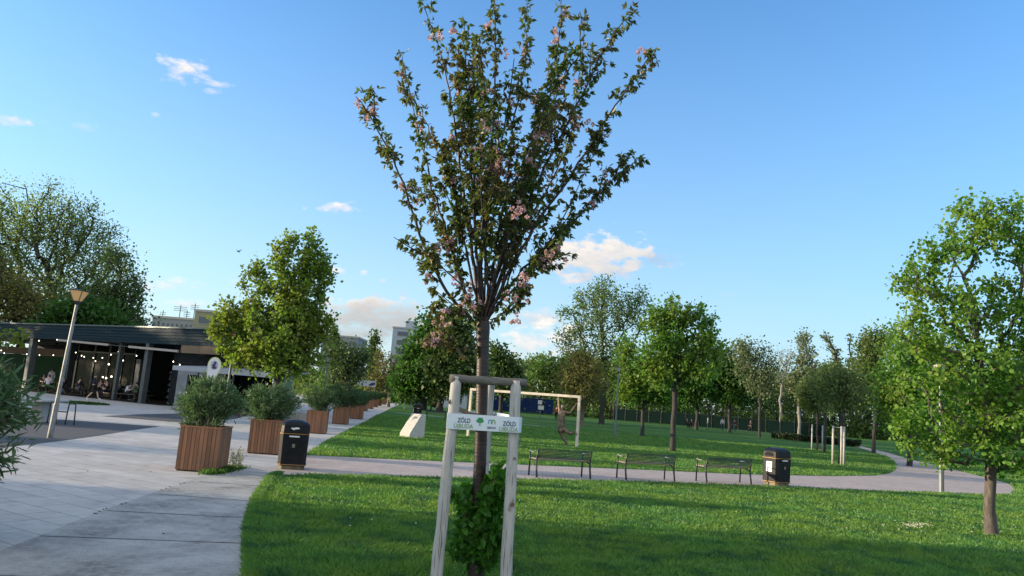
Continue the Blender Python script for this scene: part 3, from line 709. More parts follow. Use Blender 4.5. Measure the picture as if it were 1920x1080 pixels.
# ---------------------------------------------------------------- cherry tree
YC = 8.1
CB = leafmat('cherry_leaf', (.066, .112, .036), (.122, .165, .052), .42, (.115, .10, .048), rough=.35, pf=2.5)
CBT = leafmat('cherry_shoot_leaf', (.045, .15, .022), (.09, .24, .035), .45, (.06, .17, .025), rough=.4, pf=3)
CBARK = mat('cherry_bark', (.014, .008, .007), .5, (.055, .028, .022), 9, (.6, .6, 5), bmp=.6, lo=.48, hi=.72)
PINKB = leafmat('blossom', (.48, .28, .38), (.66, .46, .55), .35, (.52, .33, .42), rough=.6, pf=4)
def cherry():
    rng = np.random.default_rng(77)
    O = np.array([*B(893, YC)[:2], 0.0])
    root = empty('cherry_tree', O, 0, 'young cherry tree with pink blossom and upright branches, staked in the foreground lawn', 'tree')
    mb = MB(); tr = [((893, 1096), .092), ((892, 1060), .085), ((893, 1045), .066), ((896, 960), .066), ((900, 860), .068), ((903, 760), .064), ((905, 660), .066), ((905, 620), .078), ((905, 603), .075)]
    pts = [P(p[0], p[1], YC)-O for p, r_ in tr]; pts[0][2] = -.02
    PP = smooth(pts, 5); RR = np.interp(np.linspace(0, len(tr)-1, len(PP)), range(len(tr)), [r_ for p, r_ in tr])
    mb.tube(PP, list(RR), 16, jit=.03); mb.build('trunk', CBARK, root, smooth=True)
    # main limbs: pixel path, depth drift at the tip
    limbs = [
        ([(900, 612), (858, 570), (812, 500), (775, 400), (742, 310), (700, 230), (668, 178)], -.5, .030),
        ([(902, 610), (868, 540), (838, 440), (805, 330), (778, 220), (752, 98)], .5, .032),
        ([(903, 608), (882, 510), (858, 400), (838, 300), (805, 250), (790, 200)], -.2, .022),
        ([(903, 606), (890, 500), (872, 380), (850, 220), (828, 110), (792, 5)], .2, .034),
        ([(904, 604), (893, 470), (888, 330), (876, 180), (868, 30)], -.7, .030),
        ([(905, 604), (903, 470), (918, 320), (928, 170), (928, -25)], .1, .044),
        ([(906, 604), (925, 500), (945, 380), (962, 240), (985, 120), (988, 10)], .8, .032),
        ([(907, 604), (935, 500), (965, 380), (1010, 260), (1040, 130), (1055, -15)], -.4, .042),
        ([(908, 606), (945, 500), (990, 380), (1045, 270), (1100, 160), (1135, 90), (1188, 18)], .3, .034),
        ([(908, 608), (950, 520), (1000, 430), (1062, 340), (1120, 250), (1175, 165), (1232, 88)], -.6, .030),
        ([(908, 610), (952, 545), (1005, 480), (1060, 430), (1120, 365), (1170, 320), (1208, 290)], .2, .022),
        ([(908, 612), (940, 565), (985, 520), (1020, 495), (1052, 465)], -.4, .018),
        ([(907, 606), (930, 520), (970, 440), (1030, 350), (1075, 230), (1095, 60)], .9, .026),
        ([(901, 610), (872, 560), (852, 480), (822, 420), (800, 370), (770, 340)], .8, .020),
        ([(905, 606), (915, 520), (905, 420), (940, 300), (905, 150), (900, 70)], -.9, .024),
        ([(906, 606), (940, 480), (985, 350), (1020, 200), (1080, 110), (1088, 20)], -1.0, .026),
        ([(899, 614), (870, 590), (838, 585), (822, 566)], -.3, .012),
        ([(899, 640), (880, 652), (850, 650), (832, 628), (826, 600)], -.45, .010),
        ([(903, 612), (880, 560), (830, 500), (800, 480), (778, 462)], -.9, .014),
        ([(908, 612), (940, 590), (970, 560), (985, 545)], .6, .012),
    ]
    A = []; Bq = []; ra = []; rb = []; segs = []
    def addpath(pts, r0, r1, leafy, wgt=1.0):
        n = len(pts)-1
        for k in range(n):
            a, b = k/n, (k+1)/n; A.append(pts[k]); Bq.append(pts[k+1]); ra.append(r0+(r1-r0)*a**.8); rb.append(r0+(r1-r0)*b**.8)
            if b > leafy: segs.append((pts[k], pts[k+1], wgt*(0.8+.35*b)))
    for li, (px, dy, r0) in enumerate(limbs):
        n = len(px); pts = [P(p[0], p[1], YC+dy*(i/(n-1))**1.2)-O for i, p in enumerate(px)]; pts = smooth(pts, 5)
        pts = [p+rng.normal(size=3)*.008 for p in pts]
        addpath(pts, r0*.8, .004, .28 if li < 16 else .1)
        # side twigs, upright like the limbs they leave
        L_ = len(pts); nt_ = 7 if r0 > .02 else 3
        for q in range(nt_):
            k = int(L_*rng.uniform(.25, .85)); ln = rng.uniform(.22, .6)*(1-.4*k/L_)
            t = pts[min(k+1, L_-1)]-pts[k-1]; t = t/np.linalg.norm(t)
            s_ = rng.normal(size=3)*.5; s_[2] = 0; d = t*.9+s_+np.array([0, 0, .25]); d /= np.linalg.norm(d)
            e = pts[k]+d*ln; m_ = (pts[k]+e)/2+s_*.06*ln
            addpath(smooth([pts[k], m_, e], 3), .008, .003, .1, .95)
    # inner shoots filling the middle of the crown
    for q in range(20):
        px = rng.uniform(815, 1100); py = rng.uniform(50, 400) ; dy = rng.uniform(-.9, .9)
        x0 = 905+(px-905)*.35; e = P(px, py, YC+dy)-O; s_ = P(x0, min(560, py+rng.uniform(150, 260)), YC+dy*.4)-O
        m_ = s_*.45+e*.55+rng.normal(size=3)*.05
        addpath(smooth([s_, m_, e], 4), .012, .004, .15, .9)
    V, Fs = frusta(A, Bq, np.array(ra), np.array(rb), 7); npmesh('limbs', V, Fs, CBARK, root, smooth=True)
    a = np.array([s_[0] for s_ in segs]); b = np.array([s_[1] for s_ in segs]); wgt = np.array([s_[2] for s_ in segs])
    ln = np.linalg.norm(b-a, axis=1)*wgt; n = 17800
    # leaves sit in rosettes: pick rosette points first
    nr = 3900; i = rng.choice(len(segs), nr, p=ln/ln.sum()); rp = a[i]+(b[i]-a[i])*rng.random((nr, 1)); td = (b[i]-a[i]); td /= np.linalg.norm(td, axis=1, keepdims=True)
    ro = rng.normal(size=(nr, 3)); ro /= np.linalg.norm(ro, axis=1, keepdims=True); ro *= (.02+.10*rng.random((nr, 1)))
    j = rng.integers(0, nr, n); D = ro[j]*9+td[j]*.45+rng.normal(size=(n, 3))*.55; D[:, 2] -= .62
    cen = rp[j]+ro[j]*.8
    V, Fs, rnd = leaves(rng, cen, D, .050+.040*rng.random(n), LEAFC); npmesh('crown', V, Fs, CB, root, rnd=rnd)
    # blossom: hanging pompoms
    cl = []
    for (px, py) in [(828, 600), (834, 612), (822, 622), (838, 590), (830, 632), (1000, 400), (985, 395), (965, 405), (972, 415), (905, 228), (925, 235), (1048, 165), (1035, 75), (1060, 25), (870, 565), (880, 550), (875, 540), (890, 555), (820, 470), (845, 465), (950, 540), (975, 530), (955, 555), (940, 360), (920, 275), (960, 190), (1000, 190), (1100, 235), (855, 160), (790, 230), (670, 200), (690, 215), (850, 55), (975, 600), (1028, 478), (1040, 465), (940, 330), (930, 345), (1020, 260), (1210, 95), (815, 70), (950, 100), (1040, 140)]:
        cl.append(P(px+rng.normal()*3, py+rng.normal()*3, YC+rng.uniform(-.6, .3))-O)
    k_ = rng.choice(nr, 60); cl += [rp[q]+np.array([0, 0, -.04]) for q in k_]
    cc = []; DD = []
    for c in cl:
        for u in range(5):
            p0 = c+rng.normal(size=3)*.036
            for v in range(16): d = rng.normal(size=3); d /= np.linalg.norm(d); cc.append(p0+d*.008); DD.append(d)
    V, Fs, rnd = leaves(rng, np.array(cc), np.array(DD), .018+.012*rng.random(len(cc)), LEAFR); npmesh('blossom', V, Fs, PINKB, root, rnd=rnd)
    # leafy shoots from the rootstock round the lower trunk
    st = []; A = []; Bq = []; cen = []; DD = []
    for q in range(95):
        px = rng.normal(897, 25); py = rng.uniform(903, 1040); px = min(max(px, 850), 945)
        if q % 5 == 0: px = rng.uniform(925, 945); py = rng.uniform(868, 940)
        dy = rng.uniform(-.22, .16); e = P(px, py, YC+dy)-O; s_ = P(895+rng.normal()*4, min(1062, py+rng.uniform(20, 70)), YC)-O
        m_ = (e+s_)/2+np.array([(e[0]-s_[0])*.3, (e[1]-s_[1])*.3, -.02]); pth = smooth([s_, m_, e], 3)
        for k in range(len(pth)-1):
            A.append(pth[k]); Bq.append(pth[k+1])
            for v in range(4 if k > 1 else 2): cen.append(pth[k+1]+rng.normal(size=3)*.015); d = rng.normal(size=3)+(e-s_)*2; d[2] -= .35; DD.append(d)
    V, Fs = frusta(A, Bq, np.full(len(A), .0045), np.full(len(A), .003), 4); o = npmesh('basal_shoots', V, Fs, mat('green_shoot', (.10, .09, .04), .6), root)
    V, Fs, rnd = leaves(rng, np.array(cen), np.array(DD), .070+.065*rng.random(len(cen)), LEAF6); npmesh('shoot_leaves', V, Fs, CBT, o, rnd=rnd)
cherry()
# grey leafy weed standing beside the trunk
# ---------------------------------------------------------------- stake frame with banner
def stake_mat():
    m, nt, p = newmat('peeled_pine_stake'); a = noise(nt, 7, 6, (5, 5, .5), .7); b = noise(nt, 2, 3, (1, 1, .6)); k = noise(nt, 6, 2, (1, 1, .8))
    col = mixc(nt, ramp(nt, a, .35, .68), (.50, .48, .44), (.32, .31, .29)); col = mixc(nt, ramp(nt, b, .5, .75), col, (.38, .38, .37))
    cr = noise(nt, 30, 3, (3, 3, .06), .5); col = mixc(nt, ramp(nt, cr, .60, .64), col, (.10, .085, .07)); col = mixc(nt, ramp(nt, k, .66, .72), col, (.13, .085, .05))
    nt.links.new(col, p.inputs['Base Color']); p.inputs['Roughness'].default_value = .75; bump(nt, p, a, .5, .006); return m
STAKE = stake_mat(); OLDW = mat('weathered_grey_log', (.20, .19, .17), .85, (.085, .08, .07), 6, (.6, 3, 3), bmp=.7, fine=30)
def P2(px, py, Y): return Vector(P(px, py, Y))
sf = empty('tree_stake_frame', (0, 0, 0), 0, 'peeled log stake frame with grey top rail standing round the cherry trunk', 'tree stakes')
SO = Vector((*B(885, YC)[:2], 0)); sf.location = SO
def post(b, t, r0, r1):
    mb = MB(); n = 14; pts = [b.lerp(t, k/n)+Vector((random.uniform(-1, 1), random.uniform(-1, 1), 0))*.003 for k in range(n+1)]
    mb.tube([p-SO for p in pts], [r0+(r1-r0)*k/n for k in range(n+1)], 16, jit=.02); return mb.build('post', STAKE, sf, smooth=True)
random.seed(5)
def grd(v): v = v.copy(); v.z = -.02; return v
YF = 7.75
post(grd(P2(814, 1118, YF)), P2(857, 706, YF), .062, .056); post(grd(P2(946, 1128, YF)), P2(968, 714, YF+.05), .061, .055); post(grd(P2(897, 1050, 8.75)), P2(920, 712, 8.75), .056, .050)
mb = MB(); a, b = P2(843, 709, YF-.02), P2(988, 719, YF+.06); n = 12
mb.tube([a.lerp(b, k/n)-SO+Vector((0, 0, random.uniform(-.004, .004))) for k in range(n+1)], [.043+random.uniform(-.003, .003) for k in range(n+1)], 14, jit=.03); mb.build('rail', OLDW, sf, smooth=True)
mb = MB(); a2, b2_ = P2(862, 710, YF+.02), P2(921, 712, 8.75); mb.tube([a2-SO, b2_-SO], .034, 10); mb.build('rail', OLDW, sf, smooth=True)
mb = MB(); a2, b2_ = P2(966, 716, YF+.08), P2(922, 712, 8.78); mb.tube([a2-SO, b2_-SO], .034, 10); mb.build('rail', OLDW, sf, smooth=True)
# strap
st_ = MB(); 
q = [P2(842, 752, YF-.05), P2(862, 768, YF+.03), P2(880, 776, YF+.1), P2(893, 779, YF+.25), P2(897, 779, YC-.09)]
for u, v in zip(q[:-1], q[1:]): st_.beam(u, v, .004, .045)
s_o = st_.build('strap', mat('jute_strap', (.13, .10, .07), .9, (.22, .17, .12), 40)); tag(s_o, 'brown jute strap tying the cherry trunk to the left stake', 'strap')
BAN = mat('banner_fabric', (.70, .76, .80), .55, (.60, .68, .76), 3)
def banner():
    # front face runs from left post to right post, then wraps back round the rear post
    fl, fr, bk = P2(838, 789, YF-.075), P2(973, 797, YF-.055), P2(914, 784, 8.82)
    H2 = .078; bot = MB(); 
    loop = [fl+Vector((-.01, .10, .0)), fl, fl.lerp(fr, .5), fr, fr+Vector((.03, .09, .0)), bk+Vector((.07, .01, .0)), bk+Vector((-.07, .01, .0)), fl+Vector((-.01, .10, .0))]
    vs = []
    for p in loop: vs += [p+Vector((0, 0, -H2)), p+Vector((0, 0, H2))]
    mb = MB(); mb.add(vs, [(2*i, 2*i+2, 2*i+3, 2*i+1) for i in range(len(loop)-1)])
    o = mb.build('banner', BAN); md = o.modifiers.new('t', 'SOLIDIFY'); md.thickness = .003
    tag(o, 'white printed banner wrapped round the tree stakes', 'banner')
    ux = (fr-fl).normalized(); uz = Vector((0, 0, 1)); nrm = ux.cross(uz).normalized()
    if nrm.y > 0: nrm = -nrm
    uz = -ux.cross(nrm).normalized() if ux.cross(nrm).z < 0 else ux.cross(nrm).normalized()
    MW = Matrix((ux, uz, nrm)).transposed().to_4x4()
    def at(px, py):  # point on the banner face under that spot of the photo
        d = Vector(ray(px, py)); o_ = Vector((0, 0, EYE)); t = (fl-o_).dot(nrm)/d.dot(nrm); return o_+d*t+nrm*.0045
    def text(s, px0, px1, py, m, name='lettering', hs=1.0):
        cu = bpy.data.curves.new(name, 'FONT'); cu.body = s; cu.size = .1; cu.align_x = 'LEFT'; cu.align_y = 'CENTER'; cu.extrude = .0004; cu.offset = .0012 if m is NAVY else .0
        t = bpy.data.objects.new(name, cu); C.objects.link(t); dg = bpy.context.evaluated_depsgraph_get(); me = bpy.data.meshes.new_from_object(t.evaluated_get(dg)); bpy.data.objects.remove(t)
        xs = [v.co.x for v in me.vertices]; ys = [v.co.y for v in me.vertices]; p0, p1 = at(px0, py), at(px1, py); wd = (p1-p0).length; k = wd/(max(xs)-min(xs))
        ky = hs*.053/(.1*.75)
        for v in me.vertices: v.co.x = (v.co.x-min(xs))*k; v.co.y = (v.co.y-(min(ys)+max(ys))/2)*ky
        me.materials.clear(); me.materials.append(m); t = bpy.data.objects.new(name, me); C.objects.link(t)
        t.matrix_world = Matrix.Translation(p0) @ MW; t.parent = o; return t
    NAVY = mat('print_navy', (.02, .06, .12), .6); GRN = mat('print_green', (.12, .36, .12), .6); LG = mat('print_lime', (.17, .31, .08), .6)
    sl_ = (fr-fl)
    text('ZÖLD', 858, 882, 786.5, NAVY, hs=.9); text('ÚJBUDA', 851, 887, 797.8, LG, hs=.86)
    text('ZÖLD', 943, 967, 793, NAVY, hs=.9); text('ÚJBUDA', 936, 971, 804.3, LG, hs=.86)
    text('ÚJBUDA', 913, 930, 801.5, NAVY, hs=.42)
    # little tree emblem
    c = at(900, 790); mb = MB()
    for (dx, dz, r_) in [(0, .012, .024), (-.020, .004, .017), (.020, .004, .017), (-.008, .022, .016), (.012, .022, .016), (.0, -.006, .015)]:
        vs = [c+ux*(dx+r_*math.cos(k*PI/8))+uz*(dz+r_*math.sin(k*PI/8))+nrm*.0002*len(mb.f) for k in range(16)]; mb.add(vs, [tuple(range(16))])
    e = mb.build('tree_emblem', mat('print_leaf', (.03, .27, .08), .6)); e.parent = o
    mb = MB(); mb.add([c+ux*x+uz*z+nrm*.002 for x, z in ((-.004, -.012), (.004, -.012), (.005, -.036), (.014, -.042), (-.014, -.042), (-.005, -.036))], [tuple(range(6))]); e = mb.build('emblem_trunk', GRN); e.parent = o
    # arched letter emblem
    c = at(922, 791.5); 
    for (dx, m_) in ((-.017, mat('print_blue', (.05, .35, .60), .6)), (.017, LG)):
        mb = MB(); vs = []; K = 12
        for k in range(K+1):
            a = PI-PI*k/K
            for r_ in (.010, .019): vs.append(c+ux*(dx+r_*math.cos(a))+uz*(.008+r_*math.sin(a))+nrm*.001)
        mb.add(vs, [(2*k, 2*k+1, 2*k+3, 2*k+2) for k in range(K)])
        for x0, x1 in ((-.019, -.010), (.010, .019)):
            mb.add([c+ux*(dx+x)+uz*z+nrm*.001 for x, z in ((x0, -.018), (x1, -.018), (x1, .008), (x0, .008))], [(0, 1, 2, 3)])
        e = mb.build('arch_emblem', m_); e.parent = o
banner()

# ---------------------------------------------------------------- figures
def skin(name, joints, edges, m, parent=None, sub=1, root_i=0):
    bm = bmesh.new(); lay = bm.verts.layers.skin.verify(); vs = []
    for i, (p, r_) in enumerate(joints):
        v = bm.verts.new(p); rr = r_ if hasattr(r_, '__len__') else (r_, r_); v[lay].radius = rr; v[lay].use_root = (i == root_i); vs.append(v)
    for a, b in edges: bm.edges.new((vs[a], vs[b]))
    me = bpy.data.meshes.new(name); bm.to_mesh(me); bm.free(); o = bpy.data.objects.new(name, me); C.objects.link(o)
    s_ = o.modifiers.new('s', 'SKIN'); s_.use_smooth_shade = True; b_ = o.modifiers.new('d', 'SUBSURF'); b_.levels = sub; b_.render_levels = sub
    dg = bpy.context.evaluated_depsgraph_get(); dg.update(); me2 = bpy.data.meshes.new_from_object(o.evaluated_get(dg)); bpy.data.objects.remove(o); bpy.data.meshes.remove(me)
    me2.name = name; me2.materials.clear(); me2.materials.append(m); me2.polygons.foreach_set('use_smooth', [True]*len(me2.polygons))
    o = bpy.data.objects.new(name, me2); C.objects.link(o)
    if parent: o.parent = parent
    return o
JN = ['pel', 'wai', 'che', 'nek', 'hed', 'top', 'shL', 'elL', 'wrL', 'haL', 'shR', 'elR', 'wrR', 'haR', 'hiL', 'knL', 'anL', 'toL', 'hiR', 'knR', 'anR', 'toR']
STAND = dict(pel=(0, 0, .96), wai=(0, 0, 1.10), che=(0, .01, 1.30), nek=(0, 0, 1.47), hed=(0, .02, 1.58), top=(0, .02, 1.66), shL=(-.17, 0, 1.42), elL=(-.23, -.02, 1.15), wrL=(-.23, .06, .92), haL=(-.23, .09, .83),
             shR=(.17, 0, 1.42), elR=(.23, -.02, 1.15), wrR=(.23, .06, .92), haR=(.23, .09, .83), hiL=(-.09, 0, .90), knL=(-.10, .02, .50), anL=(-.10, -.02, .09), toL=(-.11, .14, .035), hiR=(.09, 0, .90), knR=(.10, .02, .50), anR=(.10, -.02, .09), toR=(.11, .14, .035))
SIT = dict(STAND); 
for k_, v_ in dict(pel=(0, -.02, .52), wai=(0, -.03, .66), che=(0, .02, .88), nek=(0, .05, 1.04), hed=(0, .09, 1.15), top=(0, .10, 1.23), shL=(-.17, .03, .99), elL=(-.24, .10, .74), wrL=(-.15, .32, .72), haL=(-.12, .40, .73), shR=(.17, .03, .99), elR=(.24, .10, .74), wrR=(.15, .32, .72), haR=(.12, .40, .73),
                  hiL=(-.09, 0, .50), knL=(-.13, .42, .50), anL=(-.12, .40, .09), toL=(-.12, .55, .035), hiR=(.09, 0, .50), knR=(.13, .42, .50), anR=(.12, .44, .09), toR=(.12, .60, .035)).items(): SIT[k_] = v_
WALK = dict(STAND)
for k_, v_ in dict(knL=(-.09, .22, .55), anL=(-.09, .34, .13), toL=(-.09, .48, .10), knR=(.09, -.04, .50), anR=(.09, -.32, .15), toR=(.09, -.22, .04), elL=(-.22, -.14, 1.17), wrL=(-.22, -.14, .93), haL=(-.22, -.12, .85), elR=(.22, .06, 1.16), wrR=(.20, .24, 1.02), haR=(.19, .31, .98)).items(): WALK[k_] = v_
LEANF = dict(SIT)
for k_, v_ in dict(wai=(0, .03, .66), che=(0, .16, .85), nek=(0, .27, .98), hed=(0, .35, 1.06), top=(0, .38, 1.13), shL=(-.17, .22, .94), shR=(.17, .22, .94), elL=(-.22, .30, .70), elR=(.22, .30, .70), wrL=(-.12, .48, .74), wrR=(.12, .48, .74), haL=(-.08, .55, .75), haR=(.08, .55, .75)).items(): LEANF[k_] = v_
RAD = dict(pel=(.13, .10), wai=(.125, .09), che=(.15, .10), nek=.052, hed=(.078, .095), top=(.06, .075), shL=.055, elL=.042, wrL=.027, haL=(.035, .022), hiL=.085, knL=.058, anL=.038, toL=.032)
for k_ in list(RAD):
    if k_.endswith('L'): RAD[k_[:-1]+'R'] = RAD[k_]
EDG = [('pel', 'wai'), ('wai', 'che'), ('che', 'nek'), ('nek', 'hed'), ('hed', 'top'), ('che', 'shL'), ('shL', 'elL'), ('elL', 'wrL'), ('wrL', 'haL'), ('che', 'shR'), ('shR', 'elR'), ('elR', 'wrR'), ('wrR', 'haR'),
       ('pel', 'hiL'), ('hiL', 'knL'), ('knL', 'anL'), ('anL', 'toL'), ('pel', 'hiR'), ('hiR', 'knR'), ('knR', 'anR'), ('anR', 'toR')]
def grow_r(r_, g_): return tuple(x+g_ for x in r_) if hasattr(r_, '__len__') else r_+g_
def fingers(joints, edges, hi, wrist, hand, curl=(0, 0, 0)):
    """five short unequal chains rooted in the palm"""
    w_ = Vector(joints[wrist][0]); h_ = Vector(joints[hand][0]); d = (h_-w_).normalized(); s_ = d.cross(Vector((.3, 1, .2))).normalized(); c_ = Vector(curl)
    for off, ln, a in ((-.030, .062, .0), (-.011, .076, .0), (.009, .080, .0), (.028, .068, .0)):
        i = len(joints); b0 = h_+s_*off+d*.012; b1 = b0+d*ln*.5+c_*.25; b2 = b1+d*ln*.35+c_*.6
        joints += [(tuple(b0), .011), (tuple(b1), .010), (tuple(b2), .008)]; edges += [(hand, i), (i, i+1), (i+1, i+2)]
    i = len(joints); t0 = w_.lerp(h_, .55)-s_*.03; t1 = t0-s_*.03+d*.03; t2 = t1+d*.03+c_*.3; joints += [(tuple(t0), .013), (tuple(t1), .011), (tuple(t2), .009)]; edges += [(hand, i), (i, i+1), (i+1, i+2)]
def person(loc, rz, pose, label, top, legs, shoes=None, hair=HAIR, k=1.0, shorts=False, group=None, hat=None, name='person', cat='person'):
    root = empty(name, loc, rz, label, cat, group); root.scale = (k, k, k); J = pose
    ix = {n: i for i, n in enumerate(JN)}
    joints = [(J[n], RAD[n]) for n in JN]; edges = [(ix[a], ix[b]) for a, b in EDG]
    fingers(joints, edges, 0, ix['wrL'], ix['haL'], (0, .02, -.01)); fingers(joints, edges, 0, ix['wrR'], ix['haR'], (0, .02, -.01))
    skin('body', joints, edges, SKIN, root)
    def sub(names, g_, m, nm, ed):
        ii = {n: i for i, n in enumerate(names)}; skin(nm, [(J[n], grow_r(RAD[n], g_)) for n in names], [(ii[a], ii[b]) for a, b in ed], m, root)
    sub(['pel', 'wai', 'che', 'shL', 'elL', 'wrL', 'shR', 'elR', 'wrR'], .022, top, 'shirt', [('pel', 'wai'), ('wai', 'che'), ('che', 'shL'), ('shL', 'elL'), ('elL', 'wrL'), ('che', 'shR'), ('shR', 'elR'), ('elR', 'wrR')])
    if shorts: sub(['pel', 'hiL', 'knL', 'hiR', 'knR'], .028, legs, 'shorts', [('pel', 'hiL'), ('hiL', 'knL'), ('pel', 'hiR'), ('hiR', 'knR')])
    else: sub(['pel', 'hiL', 'knL', 'anL', 'hiR', 'knR', 'anR'], .020, legs, 'trousers', [('pel', 'hiL'), ('hiL', 'knL'), ('knL', 'anL'), ('pel', 'hiR'), ('hiR', 'knR'), ('knR', 'anR')])
    for q in 'LR': skin('shoe', [(J['an'+q], .048), (J['to'+q], .042), (tuple(np.array(J['to'+q])*1.0+np.array([0, .04, 0])), .032)], [(0, 1), (1, 2)], shoes or STEEL_D, root)
    h = np.array(J['hed']); t = np.array(J['top']); mb = MB(); dv = t-h
    mb.lathe([(.07, -.03), (.098, .02), (.100, .06), (.085, .11), (.045, .138), (.005, .145)], 12, (h[0], h[1]-.018, h[2]), sx=.86, sy=1.0); mb.build('hat' if hat else 'hair', hat or hair, root, smooth=True)
    # brow, nose and ears
    mb = MB(); mb.add([(h[0]+x, h[1]+y, h[2]+z) for x, y, z in ((-.012, .088, 0), (.012, .088, 0), (0, .112, -.012), (0, .088, .03))], [(0, 2, 3), (2, 1, 3), (0, 1, 2)]); mb.build('nose', SKIN, root)
    return root
CL = lambda n, c: mat('cloth_'+n, c, .85, tuple(x*.7 for x in c), 12)

# ---------------------------------------------------------------- stone block, goal and goalkeeper statue
g0 = np.array(G(762, 821)); M_ = empty('stone_block', g0, R(-42), 'white wedge shaped memorial stone with slanting face on the lawn', 'memorial stone')
STN = mat('white_memorial_stone', (.52, .50, .46), .8, (.42, .41, .38), 9, bmp=.25, fine=50)
mb = MB(); W = .33
prof = [(-.12, 0), (-.12, .20), (.48, 1.06), (.74, 1.06), (.74, 0)]
mb.add([(-W, y, z) for y, z in prof]+[(W, y, z) for y, z in prof], [tuple(range(5)), tuple(range(5, 10))[::-1]]+[(i, i+5, (i+1) % 5+5, (i+1) % 5) for i in range(5)])
bevel(mb.build('wedge', STN, M_), .012)
mb = MB()
d = Vector((0, .60, .86)).normalized(); nn = Vector((0, -.86, .60)).normalized()
rr_ = random.Random(9)
for r_ in range(9):  # faint worn engraved lines
    t = .25+r_*.075; x = -.22
    while x < .22:
        l_ = rr_.uniform(.03, .09); b_ = Vector((0, -.12, .20))+d*t+nn*.003; mb.add([b_+Vector((x, 0, 0)), b_+Vector((min(x+l_, .24), 0, 0)), b_+Vector((min(x+l_, .24), 0, 0))+d*.018, b_+Vector((x, 0, 0))+d*.018], [(0, 1, 2, 3)]); x += l_+.02
mb.build('worn_engraving', mat('engraving_grey', (.36, .35, .33), .9), M_)

GL, GR = np.array(G(877, 819)), np.array(G(1081, 839)); 
gc = (GL+GR)/2; gd = GR-GL; GW = float(np.linalg.norm(gd)); grz = math.atan2(gd[1], gd[0])
goal = empty('goal_frame', gc, grz, 'white wooden football goal frame with the bronze goalkeeper hanging from it', 'goal')
PW = mat('goal_white_wood', (.62, .56, .46), .6, (.50, .44, .36), 6, (1, 1, .3)); HG = 2.42
for sx in (-1, 1): mb = MB(); mb.box(sx*GW/2-.06, sx*GW/2+.06, -.06, .06, 0, HG-.12); bevel(mb.build('goal_post', PW, goal), .008)
mb = MB(); mb.box(-GW/2-.06, GW/2+.06, -.06, .06, HG-.119, HG); bevel(mb.build('crossbar', PW, goal), .008)
for sx in (-1, 1): mb = MB(); mb.box(sx*GW/2-.16, sx*GW/2+.16, -.16, .16, 0, .03); mb.build('foot_plate', CONC, goal)
def statue():
    u = Vector(gd).normalized(); nY = float(G(1066, 838)[1])
    def q(px, py, dy=0):
        d = Vector(ray(px, py)); o_ = Vector((0, 0, EYE)); n_ = Vector((-u.y, u.x, 0)); t = (Vector(gc)-o_+n_*(dy)).dot(n_)/d.dot(n_); return o_+d*t
    base = q(1066, 838); base.z = 0
    J = {}
    pt = dict(haL=(1047.5, 742, -.02), wrL=(1047.3, 749, -.03), elL=(1048, 759, -.05), shL=(1049.5, 770, -.05), nek=(1055, 769.5, -.06), hed=(1056, 763, -.06), top=(1056, 758, -.06), che=(1053, 777, -.07), wai=(1052.5, 790, -.08), pel=(1052, 802, -.06),
              shR=(1059, 772, -.05), elR=(1069, 775, -.02), wrR=(1077, 763, .02), haR=(1080.5, 758, .03), hiL=(1050.5, 806, -.08), knL=(1055, 820, -.06), anL=(1064.5, 834, -.02), toL=(1069, 838, -.08), hiR=(1056.5, 804, -.05), knR=(1068, 813.5, -.16), anR=(1078.5, 809.5, -.06), toR=(1081, 816, -.10))
    for k_, (x, y, dy) in pt.items(): J[k_] = tuple(q(x, y, dy)-base)
    ix = {n: i for i, n in enumerate(JN)}; rd = dict(RAD); rd.update(pel=(.17, .15), che=(.21, .16), wai=(.165, .14), hed=(.105, .12), top=(.08, .09), shL=.085, shR=.085, elL=.062, elR=.062, wrL=.042, wrR=.042, knL=.085, knR=.085, anL=.058, anR=.058, toL=.045, toR=.045, hiL=.13, hiR=.13)
    joints = [(J[n], rd[n]) for n in JN]; edges = [(ix[a], ix[b]) for a, b in EDG]
    fingers(joints, edges, 0, ix['wrL'], ix['haL'], (0, -.03, -.01)); fingers(joints, edges, 0, ix['wrR'], ix['haR'], (.02, -.02, 0))
    root = empty('goalkeeper_statue', base, 0, 'bronze goalkeeper statue hanging by one arm from the goal crossbar', 'statue')
    skin('body', joints, edges, BRONZE, root, sub=2)
    n2 = ['pel', 'wai', 'che', 'shL', 'shR']; 
    skin('jersey', [(J[n], grow_r(rd[n], .014)) for n in n2], [(0, 1), (1, 2), (2, 3), (2, 4)], BRONZE, root, sub=2)
    n2 = ['pel', 'hiL', 'hiR']; kk = [tuple(Vector(J['hiL']).lerp(Vector(J['knL']), .55)), tuple(Vector(J['hiR']).lerp(Vector(J['knR']), .55))]
    skin('shorts', [(J['pel'], (.19, .17)), (J['hiL'], .15), (J['hiR'], .15), (kk[0], .13), (kk[1], .13)], [(0, 1), (0, 2), (1, 3), (2, 4)], BRONZE, root, sub=2)
    h = J['hed']; mb = MB(); mb.lathe([(.075, -.02), (.10, .03), (.095, .075), (.05, .12), (.004, .128)], 12, (h[0]-.01, h[1]+.02, h[2])); mb.build('cap', BRONZE, root, smooth=True)
    mb = MB(); mb.lathe([(.20, 0), (.20, .03)], 20, (0, .0, 0), sx=1.5); mb.build('base_plate', CONC, root)
statue()

